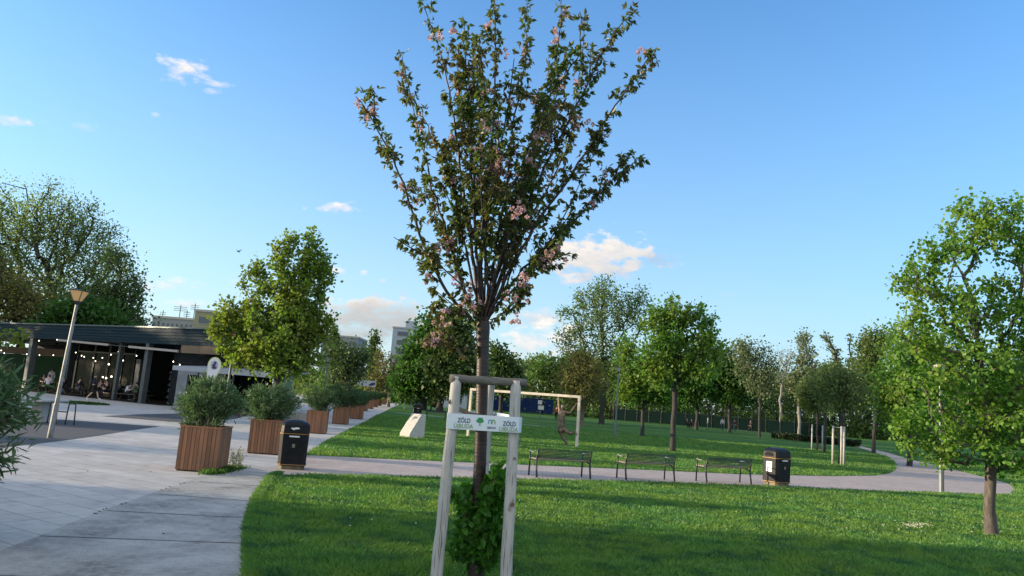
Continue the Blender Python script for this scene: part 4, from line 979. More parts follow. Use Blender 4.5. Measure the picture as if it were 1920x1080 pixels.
# ---------------------------------------------------------------- cafe pavilion (local x along the front, y inward)
CA = np.array([-39.6, 57.7, 0.0]); CR = R(-29.7)
CU = np.array([math.cos(CR), math.sin(CR), 0]); CN = np.array([-math.sin(CR), math.cos(CR), 0])
def caf(px, py, y=0):
    d = ray(px, py); o = np.array([0, 0, EYE]); t = ((CA+CN*y-o)@CN)/(d@CN); p = o+d*t; return float((p-CA)@CU), y, float(p[2])
def cw(s, y, z=0): return CA+CU*s+CN*y+np.array([0, 0, z])
def sx(px, y): return caf(px, 710, y)[0]
cafe = empty('cafe_pavilion', CA, CR, 'low dark cafe pavilion with deep flat roof and open terrace at left', 'building')
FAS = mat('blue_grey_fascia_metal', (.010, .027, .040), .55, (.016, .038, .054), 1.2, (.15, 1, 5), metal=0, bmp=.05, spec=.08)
mb = MB(); mb.poly([(-12, .12), (31.2, .12), (19.9, 12), (-12, 12)], 3.86, 4.86)
for z in (4.05, 4.22, 4.42, 4.60): mb.box(-12, 31.2, .06, .118, z, z+.11)
rf = mb.build('roof', FAS, cafe)
mb = MB(); mb.poly([(-12.1, 0), (31.4, 0), (19.95, 12.1), (-12.1, 12.1)], 4.862, 4.95); mb.build('roof_edge', mat('zinc_edge', (.10, .13, .14), .45, metal=.4), rf)
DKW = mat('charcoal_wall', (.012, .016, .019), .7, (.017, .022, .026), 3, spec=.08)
GRW = mat('grey_render', (.23, .25, .27), .8, (.17, .19, .21), 2)
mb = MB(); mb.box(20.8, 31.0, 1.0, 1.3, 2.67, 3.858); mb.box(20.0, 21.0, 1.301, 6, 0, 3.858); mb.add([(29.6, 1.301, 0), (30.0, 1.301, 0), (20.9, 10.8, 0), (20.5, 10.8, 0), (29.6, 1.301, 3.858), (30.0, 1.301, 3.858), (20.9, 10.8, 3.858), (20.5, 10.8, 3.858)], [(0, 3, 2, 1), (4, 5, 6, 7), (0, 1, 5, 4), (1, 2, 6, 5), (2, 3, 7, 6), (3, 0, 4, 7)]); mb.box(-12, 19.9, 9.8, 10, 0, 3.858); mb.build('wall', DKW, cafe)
mb = MB(); mb.box(21.05, 22.0, .98, 1.25, 0, 2.358); mb.box(24.3, 25.2, .98, 1.25, 0, 2.358); mb.box(22.001, 24.299, .98, 1.25, 2.05, 2.358); mb.box(22.001, 24.299, .98, 1.25, 0, .35); mb.build('pale_wall', GRW, cafe)
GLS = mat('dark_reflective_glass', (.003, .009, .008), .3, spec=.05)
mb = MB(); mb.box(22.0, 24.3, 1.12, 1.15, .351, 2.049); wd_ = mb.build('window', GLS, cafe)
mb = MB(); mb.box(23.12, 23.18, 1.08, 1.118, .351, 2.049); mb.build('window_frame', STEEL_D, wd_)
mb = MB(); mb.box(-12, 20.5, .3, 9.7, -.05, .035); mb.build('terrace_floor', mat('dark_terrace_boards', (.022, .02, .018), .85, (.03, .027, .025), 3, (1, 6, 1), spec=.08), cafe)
COL = mat('grey_column_cladding', (.07, .085, .09), .6, (.055, .065, .07), 3)
for s_, y, w_ in ((sx(272, .35), .35, .34), (sx(219, .75), .75, .24), (sx(52, .45), .45, .42), (-3.0, .45, .42), (sx(127, 4.2), 4.2, .5)):
    mb = MB(); mb.box(s_-w_/2, s_+w_/2, y-w_/2, y+w_/2, .036, 3.858); mb.build('column', COL, cafe)
BEI = mat('beige_panel', (.20, .15, .105), .7, (.16, .12, .085), 2, spec=.08)
mb = MB(); mb.box(22.1, 23.75, .16, .26, 3.36, 3.855); mb.box(23.77, 25.5, .16, .26, 3.36, 3.855); mb.build('signboard', BEI, cafe)
mb = MB(); mb.beam((8.9, .02, 3.80), (14.9, .02, 3.63), .12, .14); mb.beam((17.1, .02, 3.57), (22.05, .02, 3.44), .12, .14); mb.build('front_beam', mat('pale_beam', (.36, .32, .28), .6), cafe)
mb = MB(); mb.beam((14.9, .02, 3.63), (17.1, .02, 3.57), .05, .05); mb.build('beam_link', STEEL_D, cafe)
AW = mat('awning_white', (.30, .33, .37), .6)
mb = MB(); mb.add([(23.4, -1.2, 2.26), (32.4, -1.2, 2.20), (32.4, .97, 2.62), (23.4, .97, 2.62), (23.4, -1.2, 2.52), (32.4, -1.2, 2.46), (32.4, .97, 2.66), (23.4, .97, 2.66)], [(0, 3, 2, 1), (4, 5, 6, 7), (0, 1, 5, 4), (1, 2, 6, 5), (2, 3, 7, 6), (3, 0, 4, 7)]); mb.build('awning', AW, cafe)
for s_ in (25.6, 28.6, 31.8): mb = MB(); mb.box(s_-.04, s_+.04, -1.1, -1.02, 0, 2.2); mb.build('awning_post', STEEL_D, cafe)
# glazed back of the terrace
for i, (s0, s1) in enumerate(((sx(140, 4.2), sx(172, 4.2)-.06), (sx(172, 4.2), sx(200, 4.2)-.06), (sx(200, 4.2), sx(226, 4.2)-.06), (sx(226, 4.2), sx(250, 4.2)-.06))):
    mb = MB(); mb.box(s0+.06, s1-.06, 4.2, 4.23, .1, 3.2); w_ = mb.build('glass_panel', GLS, cafe)
    mb = MB(); mb.box(s0, s0+.055, 4.14, 4.28, .036, 3.858); mb.box(s1-.055, s1, 4.14, 4.28, .036, 3.858); mb.box(s0+.056, s1-.056, 4.14, 4.28, 3.2, 3.3); mb.build('frame', STEEL_D, w_)
mb = MB(); mb.box(sx(251, 4.1), sx(259, 4.1), 4.1, 4.3, .036, 2.9); mb.build('pale_door_panel', mat('pale_door', (.12, .14, .15), .5), cafe)
mb = MB(); mb.box(sx(188, 3.6), sx(210, 3.6), 3.6, 3.9, .036, 1.0); mb.build('bar_counter', mat('bar_wood', (.12, .07, .04), .6), cafe)
SHL = mat('shelf_goods', (.18, .15, .12), .7, (.05, .04, .05), 12, hi=.55)
for z in (.5, .9, 1.3, 1.7, 2.0): mb = MB(); mb.box(19.3, 20.0, 1.9, 2.3, z, z+.035); rr_ = random.Random(int(z*10)); 
mb = MB()
for z in (.45, .85, 1.25, 1.65, 2.05):
    mb.box(19.35, 20.75, 1.6, 2.0, z, z+.04); x = 19.4; rr_ = random.Random(int(z*100))
    while x < 20.6: w_ = rr_.uniform(.06, .16); mb.box(x, x+w_, 1.65, 1.9, z+.041, z+.04+rr_.uniform(.08, .26)); x += w_+rr_.uniform(.02, .1)
mb.build('shelving', SHL, cafe)
# left bay: green panel painted as the lawn's reflection, timber band above
mb = MB(); mb.box(-12, sx(122, 5), 5.0, 5.1, .036, 2.75); mb.build('lawn_reflection_panel', mat('lawn_reflection_panel', (.012, .055, .018), .7, (.008, .04, .014), .8, spec=.08), cafe)
mb = MB(); mb.box(-12, sx(122, 5), 4.96, 5.1, 2.76, 3.35); mb.build('timber_band', BEI, cafe)
mb = MB(); mb.box(30.9, 31.25, -.1, .85, 0, 3.1); mb.build('glass_porch', mat('pale_porch_glass', (.09, .14, .155), .2, (.14, .20, .21), 2), cafe)
# warm lit bar lights inside
WARM = mat('warm_bulb', (1, .85, .6), .4, emit=(1.0, .78, .48), es=5)
BULB = mat('festoon_bulb', (1, .95, .85), .4, emit=(1.0, .88, .68), es=4)
sl_ = empty('string_lights', CA, CR, 'string of small warm festoon bulbs under the cafe roof', 'string lights')
bl = [(50, 664), (74, 666), (100, 666), (130, 652), (142, 661), (153, 667), (158, 669), (175, 671), (179, 677), (192, 671), (208, 665), (222, 659), (229, 659), (225, 672), (231, 676), (223, 679), (256, 667), (325, 678), (337, 684), (73, 639), (107, 637), (2, 657), (8, 662)]
for i, (px, py) in enumerate(bl):
    y = 1.0 if px > 300 else 1.9 if i % 2 else 1.4
    if py < 645: y = .2
    if px > 300: y = .6
    s_, y, z = caf(px, py, y); mb = MB(); mb.lathe([(.006, .045), (.022, .02), (.026, -.01), (.018, -.032), (.004, -.04)], 8, (s_, y, z)); mb.build('bulb', BULB, sl_)
ws = sorted([caf(px, py, 1.65) for px, py in bl if py > 645 and px < 300]); mb = MB(); mb.tube([(a, b+.0, c+.06) for a, b, c in ws], .008, 4); mb.build('wire', STEEL_D, sl_)
for px, py in ((204, 683), (193, 707), (199, 709), (209, 706)):
    s_, y, z = caf(px, py, 3.4); mb = MB(); mb.lathe([(.01, .06), (.05, .02), (.055, -.02), (.03, -.05)], 10, (s_, y, z)); mb.build('pendant_lamp', WARM, cafe)
# terrace tables with benches
TW = mat('dark_table_wood', (.07, .05, .035), .6, (.11, .08, .05), 8)
def table(loc, rz, label):
    r_ = empty('picnic_table', loc, rz, label, 'table', 'dark picnic tables on the cafe terrace')
    mb = MB(); mb.box(-.9, .9, -.38, .38, .70, .74); mb.build('tabletop', TW, r_)
    for sy in (-1, 1): mb = MB(); mb.box(-.9, .9, sy*.62-.13, sy*.62+.13, .42, .455); mb.build('seat', TW, r_)
    for sx in (-1, 1): mb = MB(); mb.beam((sx*.7, -.65, 0), (sx*.7, -.2, .699), .05, .07); mb.beam((sx*.7, .65, 0), (sx*.7, .2, .699), .05, .07); mb.box(sx*.7+.03, sx*.7+.07, -.72, .72, .36, .419); mb.build('leg', TW, r_)
for (s_, y, l_) in ((sx(100, 1.6), 1.6, 'dark picnic table under the cafe roof, behind the leaning lamp post'), (sx(165, 2.2), 2.2, 'dark picnic table in the middle of the cafe terrace'), (sx(250, 1.3), 1.6, 'dark picnic table behind the pale column of the cafe')):
    table(cw(s_, y, .036), CR+R(4), l_)
BLU = CL('navy', (.012, .014, .035)); BLK = CL('black', (.01, .01, .012)); WHT = CL('white', (.62, .63, .68)); RED = CL('red', (.32, .03, .04)); GRN_ = CL('green', (.05, .12, .05)); GRY = CL('grey', (.12, .12, .13)); TEA = CL('teal', (.03, .10, .12)); MAR = CL('maroon', (.10, .02, .03))
g = G(172, 751); person((g[0], g[1], .004), R(-70), WALK, 'person in dark jacket and shorts with white shoes walking past the cafe', BLU, BLK, WHITE, shorts=True, k=.98)
def seatp(px, y, rz, pose, label, a, b, **k): p = cw(sx(px, y), y, .036); person(p, rz, pose, label, a, b, **k)
seatp(241, 1.0, R(-110), LEANF, 'person in white shirt leaning forward at a table between the cafe columns', WHT, BLK)
seatp(260, 1.2, R(75), SIT, 'person in green top sitting opposite the white shirt at the cafe', GRN_, BLK)
seatp(224, 2.4, R(170), SIT, 'person in grey top sitting behind the slim inner cafe column', GRY, BLK)
seatp(204, 1.4, R(150), SIT, 'person in navy clothes sitting just left of the slim inner column', BLU, BLU)
seatp(190, 1.9, R(-150), SIT, 'person in navy clothes sitting behind the walking person', BLU, BLK)
seatp(150, 1.3, R(-20), SIT, 'person in black with bare forearms sitting mid terrace', BLK, GRY)
seatp(120, 1.0, R(60), SIT, 'person in black cap sitting just right of the leaning lamp post', BLK, BLK, hat=BLK)
seatp(96, 3.4, R(185), STAND, 'person in white shirt and dark vest standing before the green panel', WHT, BLK)
seatp(92, .8, R(20), SIT, 'person in striped pale top sitting behind the concrete table', WHT, BLK)
seatp(83, 2.2, R(200), SIT, 'person in maroon top sitting left of the leaning lamp post', MAR, BLK)
g = G(448, 784); person((g[0], g[1], .004), R(200), STAND, 'toddler in red top and dark trousers standing beside the nearest planter shrub', RED, MAR, k=.44)
for (px, Y, rz, pose, lab, a, b, kk) in ((815, 92, 100, SIT, 'far person in bright red sitting on the grass under the dark trees', RED, BLK, 1.1), (1042.5, 96, 160, STAND, 'far person in red with a pale cap behind the goalkeeper statue', RED, BLK, 1), (1287, 104, 200, SIT, 'far dark dressed person sitting, left of a seated pair by the courts', BLK, BLK, 1.1), (1296, 104, 160, SIT, 'far dark dressed person sitting, right of a seated pair by the courts', BLK, MAR, 1.1),
                         (1327, 108, 90, STAND, 'far person in teal standing by the tennis court screen', TEA, BLK, 1), (1354, 106, 180, STAND, 'far person in white top standing between two dark trunks', WHT, TEA, 1), (1377, 104, 120, WALK, 'far person in pale maroon walking right of a dark trunk', MAR, GRY, 1), (1407, 100, 60, WALK, 'far person in dark clothes walking at the right end of the court', BLU, BLK, 1)):
    b_ = B(px, Y); person(b_, R(rz), pose, lab, a, b, k=kk)

# ---------------------------------------------------------------- table, rack, seat, sign, patch
tp = np.array(P(103, 752, 26.4)); 
ct = empty('concrete_table', (float(tp[0])-1.25, 26.6, .009), R(-6), 'grey concrete games table at left, partly behind the oleander', 'table')
mb = MB(); mb.box(-1.25, 1.25, -.7, .7, .70, .77); bevel(mb.build('tabletop', CONC, ct), .015)
for sx in (-1, 1):
    mb = MB(); x = sx*.78; mb.add([(x-.26, -.28, 0), (x+.26, -.28, 0), (x+.26, .28, 0), (x-.26, .28, 0), (x-.15, -.24, .699), (x+.15, -.24, .699), (x+.15, .24, .699), (x-.15, .24, .699)], [(0, 3, 2, 1), (4, 5, 6, 7), (0, 1, 5, 4), (1, 2, 6, 5), (2, 3, 7, 6), (3, 0, 4, 7)]); bevel(mb.build('leg', CONC, ct), .012)
g = G(130, 797); rk = empty('bicycle_rack', (g[0], g[1], .009), 0, 'dark tubular bicycle rack of joined hoops right of the leaning lamp post', 'bicycle rack')
for x in (0, -.62):
    mb = MB(); mb.tube(smooth([(x-.15, 0, 0), (x-.12, 0, .62), (x-.08, 0, .70), (x+.08, 0, .70), (x+.12, 0, .62), (x+.15, 0, 0)], 4), .022, 8); mb.build('hoop', STEEL_D, rk, smooth=True)
mb = MB(); mb.tube([(-.52, 0, .42), (-.13, 0, .42)], .02, 8); mb.build('cross_bar', STEEL_D, rk)
g = G(551, 786); sb = empty('seating_block', (g[0], g[1]+.3, .004), R(-4), 'low pale concrete seating block behind the litter bin', 'concrete seat')
for k in range(3): mb = MB(); mb.box(-.66+k*.445, -.66+k*.445+.435, -.22, .22, 0, .40); bevel(mb.build('block', CONC, sb), .012)
bp2 = P(402, 686, 31); sg = empty('oval_sign', (float(bp2[0]), 31, .004), R(10), 'oval white feather sign with yellow rim and dark emblem behind the nearest planter', 'sign')
zc = float(bp2[2])
def disc(mb, rx, rz, x, z, y0, y1, n=28, tail=0):
    pts = []
    for k in range(n):
        a = 2*PI*k/n; zz = z+rz*math.sin(a); xx = x+rx*math.cos(a)
        if tail and math.sin(a) < -.2: zz -= tail*(abs(math.sin(a))-.2)**1.5; xx -= .10*(abs(math.sin(a))-.2)
        pts.append((xx, zz))
    mb.add([(p[0], y0, p[1]) for p in pts]+[(p[0], y1, p[1]) for p in pts], [tuple(range(n)), tuple(range(n, 2*n))[::-1]]+[(i, i+n, (i+1) % n+n, (i+1) % n) for i in range(n)])
mb = MB(); disc(mb, .27, .36, 0, zc, -.008, .008, tail=.5); mb.build('rim', mat('sign_yellow', (.55, .55, .22), .6), sg)
mb = MB(); disc(mb, .235, .32, 0, zc, -.013, -.009, tail=.42); mb.build('face', mat('sign_white', (.62, .64, .66), .6), sg)
mb = MB(); disc(mb, .15, .19, 0, zc+.02, -.017, -.0135); mb.build('emblem_ground', mat('emblem_grey', (.35, .36, .45), .6), sg)
mb = MB(); disc(mb, .055, .06, .02, zc+.11, -.021, -.0175, 12); disc(mb, .07, .06, -.02, zc+.01, -.0212, -.0175, 12); disc(mb, .10, .05, .01, zc-.08, -.0214, -.0175, 12); mb.build('emblem', mat('emblem_dark', (.03, .03, .06), .6), sg)
mb = MB(); mb.tube([(.0, .02, 0), (-.03, .02, zc-.4), (0, .02, zc+.35)], .014, 6); mb.build('pole', GALV, sg)
g = B(684, 88); sgn = empty('banner_sign', g, R(6), 'far white banner sign with dark blue emblem above the planter shrubs', 'sign')
mb = MB(); mb.box(-1.15, 1.0, -.03, .03, 2.35, 3.0); mb.build('panel', mat('banner_panel', (.45, .50, .58), .6), sgn)
mb = MB(); mb.add([(x, -.034, z) for x, z in ((.1, 2.45), (.45, 2.75), (.95, 2.85), (.9, 2.55), (.55, 2.42))], [(0, 1, 2, 3, 4)]); mb.build('emblem', mat('emblem_blue', (.02, .03, .10), .6), sgn)
for x in (-1.1, .95): mb = MB(); mb.tube([(x, .05, 0), (x, .05, 3.0)], .04, 6); mb.build('post', GALV, sgn)
g = B(1012, 95); nb = empty('notice_board', g, R(5), 'far white notice board of two panels behind the goal', 'sign')
mb = MB(); mb.box(-.35, .15, -.03, .03, 1.75, 2.25); mb.box(-.30, .42, -.03, .03, 1.1, 1.6); mb.build('panel', WHITE, nb); mb = MB(); mb.tube([(0, .05, 0), (0, .05, 2.2)], .05, 6); mb.build('post', GALV, nb)
def patch():
    rng = np.random.default_rng(6); n = 1500; c = G(155, 757); a = rng.random(n)*2*PI; r_ = np.sqrt(rng.random(n))
    X = c[0]+np.cos(a)*r_*1.35; Y = c[1]+np.sin(a)*r_*1.1; p = np.stack([X, Y, np.full(n, .0)], 1); D = rng.normal(size=(n, 3))*.6; D[:, 2] = 1
    V, Fs, rnd = leaves(rng, p, D, .07+.08*rng.random(n), LEAF4); tag(npmesh('grass_patch', V, Fs, leafmat('patch_leaf', (.035, .10, .02), (.06, .14, .03)), rnd=rnd), 'small round patch of grass in the paving before the cafe', 'grass', kind='stuff')
patch()
g = G(325, 768); mb = MB(); mb.lathe([(.22, .004), (.22, .02), (.18, .028)], 16, (g[0], g[1], 0)); tag(mb.build('drain_cover', STEEL_D), 'small dark drain cover in the pale paving before the cafe', 'drain cover')

# ---------------------------------------------------------------- trees
L_WIL = leafmat('willow_leaf', (.14, .21, .07), (.22, .29, .11), .5, (.17, .21, .085))
L_DRK = leafmat('dark_leaf', (.065, .12, .034), (.11, .17, .05), .3)
L_HOR = leafmat('hornbeam_leaf', (.11, .20, .034), (.19, .28, .05), .5, (.16, .20, .04), pf=.6)
L_MAP = leafmat('maple_leaf', (.058, .16, .028), (.11, .235, .04), .45, (.14, .215, .035), pf=.5)
L_MID = leafmat('mid_leaf', (.045, .125, .026), (.085, .18, .038), .42)
L_BRO = leafmat('budding_brown_leaf', (.12, .13, .036), (.18, .185, .055), .45, (.15, .14, .045))
L_GRY = leafmat('grey_sparse_leaf', (.11, .15, .075), (.18, .22, .12), .4, (.14, .18, .10))
L_BIR = leafmat('birch_leaf', (.095, .16, .05), (.15, .22, .08), .45, (.13, .18, .06))
L_LIN = leafmat('linden_leaf', (.072, .195, .028), (.145, .30, .045), .48, (.17, .265, .038), rough=.42, pf=.9)
L_STK = leafmat('staked_tree_leaf', (.085, .14, .045), (.14, .19, .07), .42, (.11, .16, .05))
lind = tree('linden_tree', 'leafy bright green linden tree close at the right edge, trunk standing in the lawn', 1860,
     [(1845, 430, 78, 72), (1765, 470, 58, 62), (1915, 440, 62, 78), (1720, 530, 55, 55), (1790, 570, 80, 65), (1900, 580, 80, 80), (1720, 640, 60, 50), (1830, 680, 100, 70), (1745, 730, 75, 50), (1900, 770, 80, 75), (1700, 800, 52, 38), (1830, 810, 110, 62), (1760, 850, 60, 28), (1960, 650, 70, 110), (1890, 870, 60, 26), (1820, 395, 30, 35)],
     15.3, .108, L_LIN, mat('linden_bark', (.060, .050, .041), .9, (.13, .112, .098), 9, (1, 1, .25), bmp=.7, fine=30), 800, ntips=760, nleaf=19000, ls=.071, seed=3, sig=.10, tpl=LEAFR, bf=.45, droop=.5, surf=.5, rmin=.006, leader=.62, along=.6)
horn = tree('hornbeam_tree', 'tall many peaked green tree in front of the cafe, left of the cherry', 512,
     [(577, 486, 24, 54), (530, 492, 25, 58), (604, 505, 14, 50), (480, 545, 28, 52), (602, 545, 20, 75), (550, 560, 50, 60), (520, 620, 78, 70), (438, 598, 42, 36), (592, 625, 34, 60), (530, 670, 78, 42), (414, 622, 22, 30), (477, 500, 8, 22), (597, 475, 9, 34), (550, 462, 10, 26), (440, 660, 36, 30)],
     34, .24, L_HOR, BARK_D, 705, ntips=640, nleaf=25000, ls=.15, seed=5, sig=.19, bf=.35, upright=.5, surf=.5, rmin=.012, leader=.7)
tree('willow_tree', 'huge loose feathery tree behind the cafe at the far left', 88,
     [(10, 430, 55, 95), (90, 425, 60, 85), (145, 440, 50, 80), (190, 465, 35, 55), (50, 540, 80, 70), (150, 540, 65, 60), (-60, 480, 70, 120), (212, 500, 34, 42)],
     76, .55, L_WIL, BARK_D, 640, ntips=900, nleaf=38000, ls=.20, seed=7, sig=.75, bf=.35, surf=.45, rmin=.035, leader=.6, upright=.2)
tree('layered_tree', 'dark layered spreading tree right of the feathery tree behind the cafe', 225,
     [(222, 490, 34, 34), (240, 550, 38, 45), (200, 560, 40, 40), (235, 600, 48, 22), (180, 600, 50, 25)],
     68, .35, L_DRK, BARK_D, 640, ntips=360, nleaf=9500, ls=.22, seed=8, sig=.6, bf=.3, surf=.4, rmin=.03)
tree('budding_tree', 'brownish budding tree low at the far left over the cafe roof', 25,
     [(20, 560, 60, 55), (-50, 570, 50, 60), (80, 590, 50, 35), (-10, 500, 30, 30)], 66, .3, L_BRO, BARK_D, 640, ntips=420, nleaf=8000, ls=.25, seed=9, sig=.6, bf=.35, surf=.4, rmin=.03)
tree('round_tree', 'dense dark green tree just behind the cafe roof, beside the lamp lantern', 165,
     [(165, 590, 45, 28), (120, 600, 45, 24), (205, 612, 40, 20)], 64, .3, L_MID, BARK_D, 660, ntips=160, nleaf=8000, ls=.32, seed=10, sig=.6)
tree('dark_tree', 'dense dark green tree left of the two behind the white stone block', 793,
     [(800, 655, 38, 55), (768, 715, 32, 34), (812, 612, 24, 30), (800, 700, 50, 42), (784, 660, 24, 34)], 92, .42, L_MID, BARK_D, 730, ntips=300, nleaf=13000, ls=.40, seed=11, sig=.7, bf=.3)
tree('dark_tree', 'dark grey green tree right of the two behind the white stone block', 824,
     [(850, 640, 40, 52), (836, 700, 46, 42), (868, 690, 38, 45), (845, 600, 20, 22)], 90, .42, L_DRK, BARK_D, 735, ntips=300, nleaf=12000, ls=.40, seed=12, sig=.7, bf=.3)
tree('conifer_tree', 'small very dark tree just right of the cherry trunk', 938,
     [(935, 690, 24, 42), (955, 710, 26, 30), (925, 660, 10, 22)], 105, .3, L_DRK, BARK_D, 740, ntips=150, nleaf=6000, ls=.42, seed=13, sig=.6)
tree('feathery_tree', 'tall feathery open tree above the brown tree, right of the cherry', 1128,
     [(1125, 590, 48, 62), (1078, 640, 36, 42), (1180, 590, 40, 44), (1132, 540, 20, 26), (1058, 590, 18, 16), (1150, 680, 60, 50), (1205, 558, 13, 22), (1090, 560, 18, 22)],
     88, .28, L_BIR, BARK_D, 720, ntips=560, nleaf=13000, ls=.23, seed=14, sig=.5, bf=.35, upright=.7, surf=.4, rmin=.03, tpl=LEAFN if False else LEAF4)
tree('brown_tree', 'round olive brown budding tree behind the goalkeeper statue', 1090,
     [(1088, 712, 48, 50), (1090, 672, 26, 20)], 74, .22, L_BRO, BARK, 765, ntips=420, nleaf=7500, ls=.20, seed=15, sig=.35, bf=.4, surf=.42)
tree('maple_tree', 'clumpy bright green maple behind the middle bench', 1261,
     [(1275, 582, 40, 32), (1243, 612, 40, 42), (1312, 608, 38, 36), (1222, 660, 34, 40), (1334, 650, 30, 34), (1275, 650, 55, 42), (1300, 700, 48, 26), (1235, 700, 34, 24)],
     37.9, .13, L_MAP, BARK_D, 735, ntips=170, nleaf=10500, ls=.16, seed=16, sig=.26, bf=.45, surf=.42, rmin=.012, leader=.5)
tree('young_maple_tree', 'smaller green tree with yellow green low clumps left of the maple', 1204,
     [(1188, 690, 34, 34), (1180, 735, 26, 24), (1222, 715, 38, 38), (1240, 740, 26, 18), (1170, 650, 20, 26)], 57, .13, L_MAP, BARK_D, 760, ntips=130, nleaf=7500, ls=.21, seed=17, sig=.34, bf=.4)
tree('park_tree', 'dark green tree on a bare black trunk, left of two by the courts', 1306, [(1306, 700, 46, 48), (1280, 735, 30, 25)], 98, .2, L_MID, BARK_D, 765, ntips=150, nleaf=7500, ls=.36, seed=18, sig=.6, bf=.3)
tree('park_tree', 'dark green tree on a bare black trunk, right of two by the courts', 1367, [(1372, 712, 46, 48), (1352, 680, 32, 34), (1400, 735, 26, 26)], 96, .2, L_MID, BARK_D, 770, ntips=160, nleaf=8000, ls=.36, seed=19, sig=.6, bf=.3)
tree('sparse_tree', 'thin grey twiggy tree with sparse leaves above the right hand bench', 1424, [(1400, 668, 32, 34), (1437, 685, 24, 38), (1392, 645, 18, 12), (1425, 720, 30, 25)], 82, .13, L_GRY, BARK_D, 760, ntips=330, nleaf=3600, ls=.24, seed=20, sig=.5, bf=.4, rmin=.03)
tree('sparse_tree', 'slender tall pale tree with sparse leaves left of the staked young trees', 1497, [(1507, 642, 16, 26), (1512, 690, 22, 38), (1492, 720, 18, 26)], 80, .16, L_GRY, BARK_G, 760, ntips=200, nleaf=2600, ls=.24, seed=21, sig=.4, bf=.35, rmin=.03)
tree('bare_tree', 'pollarded tree with long nearly bare shoots behind the staked young trees', 1580, [(1548, 640, 10, 34), (1562, 668, 14, 24), (1598, 655, 8, 38), (1606, 690, 14, 22), (1578, 700, 20, 14)], 66, .2, L_GRY, BARK_D, 720, ntips=46, nleaf=700, ls=.2, seed=22, sig=.18, bf=.7, rmin=.04, upright=.8, leader=.1)
tree('pale_bare_tree', 'pale nearly bare tree against the sky between the two sparse trees', 1462, [(1462, 690, 26, 34), (1480, 670, 18, 24)], 110, .16, L_GRY, BARK_G, 750, ntips=260, nleaf=700, ls=.2, seed=36, sig=.5, bf=.4, rmin=.025)
tree('spruce_tree', 'dark upright tree behind the dense bush tree at right', 1638, [(1635, 660, 26, 44), (1620, 700, 26, 36), (1655, 640, 14, 24)], 60, .13, L_STK, BARK_D, 740, ntips=330, nleaf=6000, ls=.2, seed=23, sig=.4, upright=.6)
tree('dense_tree', 'dense round mid green tree behind the linden at right', 1705, [(1712, 690, 62, 92), (1762, 665, 48, 62), (1690, 755, 56, 50), (1745, 740, 66, 58), (1670, 720, 34, 50)], 42, .13, L_MAP, BARK_D, 790, ntips=340, nleaf=17000, ls=.17, seed=24, sig=.35, bf=.3, surf=.36)
tree('dense_tree', 'dark green tree low behind the linden trunk at the right edge', 1880, [(1870, 730, 80, 60), (1940, 720, 60, 70), (1810, 760, 50, 45)], 60, .15, L_MID, BARK_D, 810, ntips=260, nleaf=12000, ls=.26, seed=25, sig=.5, bf=.3)
GS = 'young staked trees in the lawn'
stk3 = []
for i, (px, Y, bl_, lab) in enumerate(((1531, 54.5, [(1527, 735, 30, 40), (1510, 745, 18, 26)], 'young staked tree, left and farthest of the three in the lawn'), (1546, 51, [(1556, 722, 34, 46)], 'young staked tree, middle of the three in the lawn'), (1574, 37.9, [(1588, 738, 42, 46), (1570, 710, 26, 26)], 'young staked tree, right and nearest of the three in the lawn'))):
    tree('young_tree', lab, px, bl_, Y, .07, L_STK, BARK_D, 775, ntips=240, nleaf=4600, ls=.13 if i < 2 else .11, seed=26+i, sig=.22, bf=.4, group=GS)
def stakes(pts, label, h, Y0, rail=False):
    bs_ = [np.array(G(*p)) for p in pts]; o = bs_[0]; r_ = empty('tree_stakes', o, 0, label, 'tree stakes', 'pale stakes of the young trees')
    for b_ in bs_: mb = MB(); q = b_-o; mb.tube([(q[0], q[1], 0), (q[0]+.01, q[1], h)], .052, 8); mb.build('post', STAKE, r_, smooth=True)
    if rail: mb = MB(); a = bs_[0]-o; b_ = bs_[1]-o; mb.beam((a[0], a[1], h-.06), (b_[0], b_[1], h-.06), .03, .02); mb.build('rail', STAKE, r_)
stakes([(1522, 844)], 'single pale stake of the leftmost young tree in the lawn', 1.85, 54)
stakes([(1541.5, 848.5)], 'single pale stake of the middle young tree in the lawn', 1.85, 50)
stakes([(1561, 872), (1577, 873.5), (1582, 873)], 'three pale stakes round the nearest young tree in the lawn', 1.9, 37, True)
o_ = B(758, 92); f = empty('far_stake_frame', o_, 0, 'far white stake frame beside the end of the planter row', 'tree stakes')
for x in (0, .75): mb = MB(); mb.tube([(x, 0, 0), (x+.03, 0, 1.95)], .06, 8); mb.build('post', STAKE, f)
mb = MB(); mb.beam((-.08, 0, 1.92), (.9, 0, 1.92), .10, .10); mb.beam((0, 0, 1.6), (.8, 0, 1.6), .03, .10); mb.build('rail', STAKE, f)
tree('poplar_tree', 'slim dark poplar beside the hornbeam, left of two far poplars', 626, [(626, 638, 7, 24), (627, 670, 8, 28), (625, 700, 9, 24)], 125, .2, L_DRK, BARK_D, 735, ntips=90, nleaf=2600, ls=.4, seed=30, sig=.45, upright=1)
tree('poplar_tree', 'slim dark poplar against the cloud, left of the tower block', 700, [(700, 645, 6, 26), (700, 680, 8, 28), (699, 705, 9, 20)], 130, .2, L_DRK, BARK_D, 735, ntips=90, nleaf=2600, ls=.4, seed=31, sig=.45, upright=1)
tree('bare_tree', 'dark twiggy tree with few leaves between the hornbeam and the poplars', 652, [(650, 690, 38, 34), (635, 665, 22, 26), (672, 670, 20, 26)], 84, .25, L_DRK, BARK_D, 735, ntips=420, nleaf=4200, ls=.26, seed=32, sig=.5, rmin=.035)
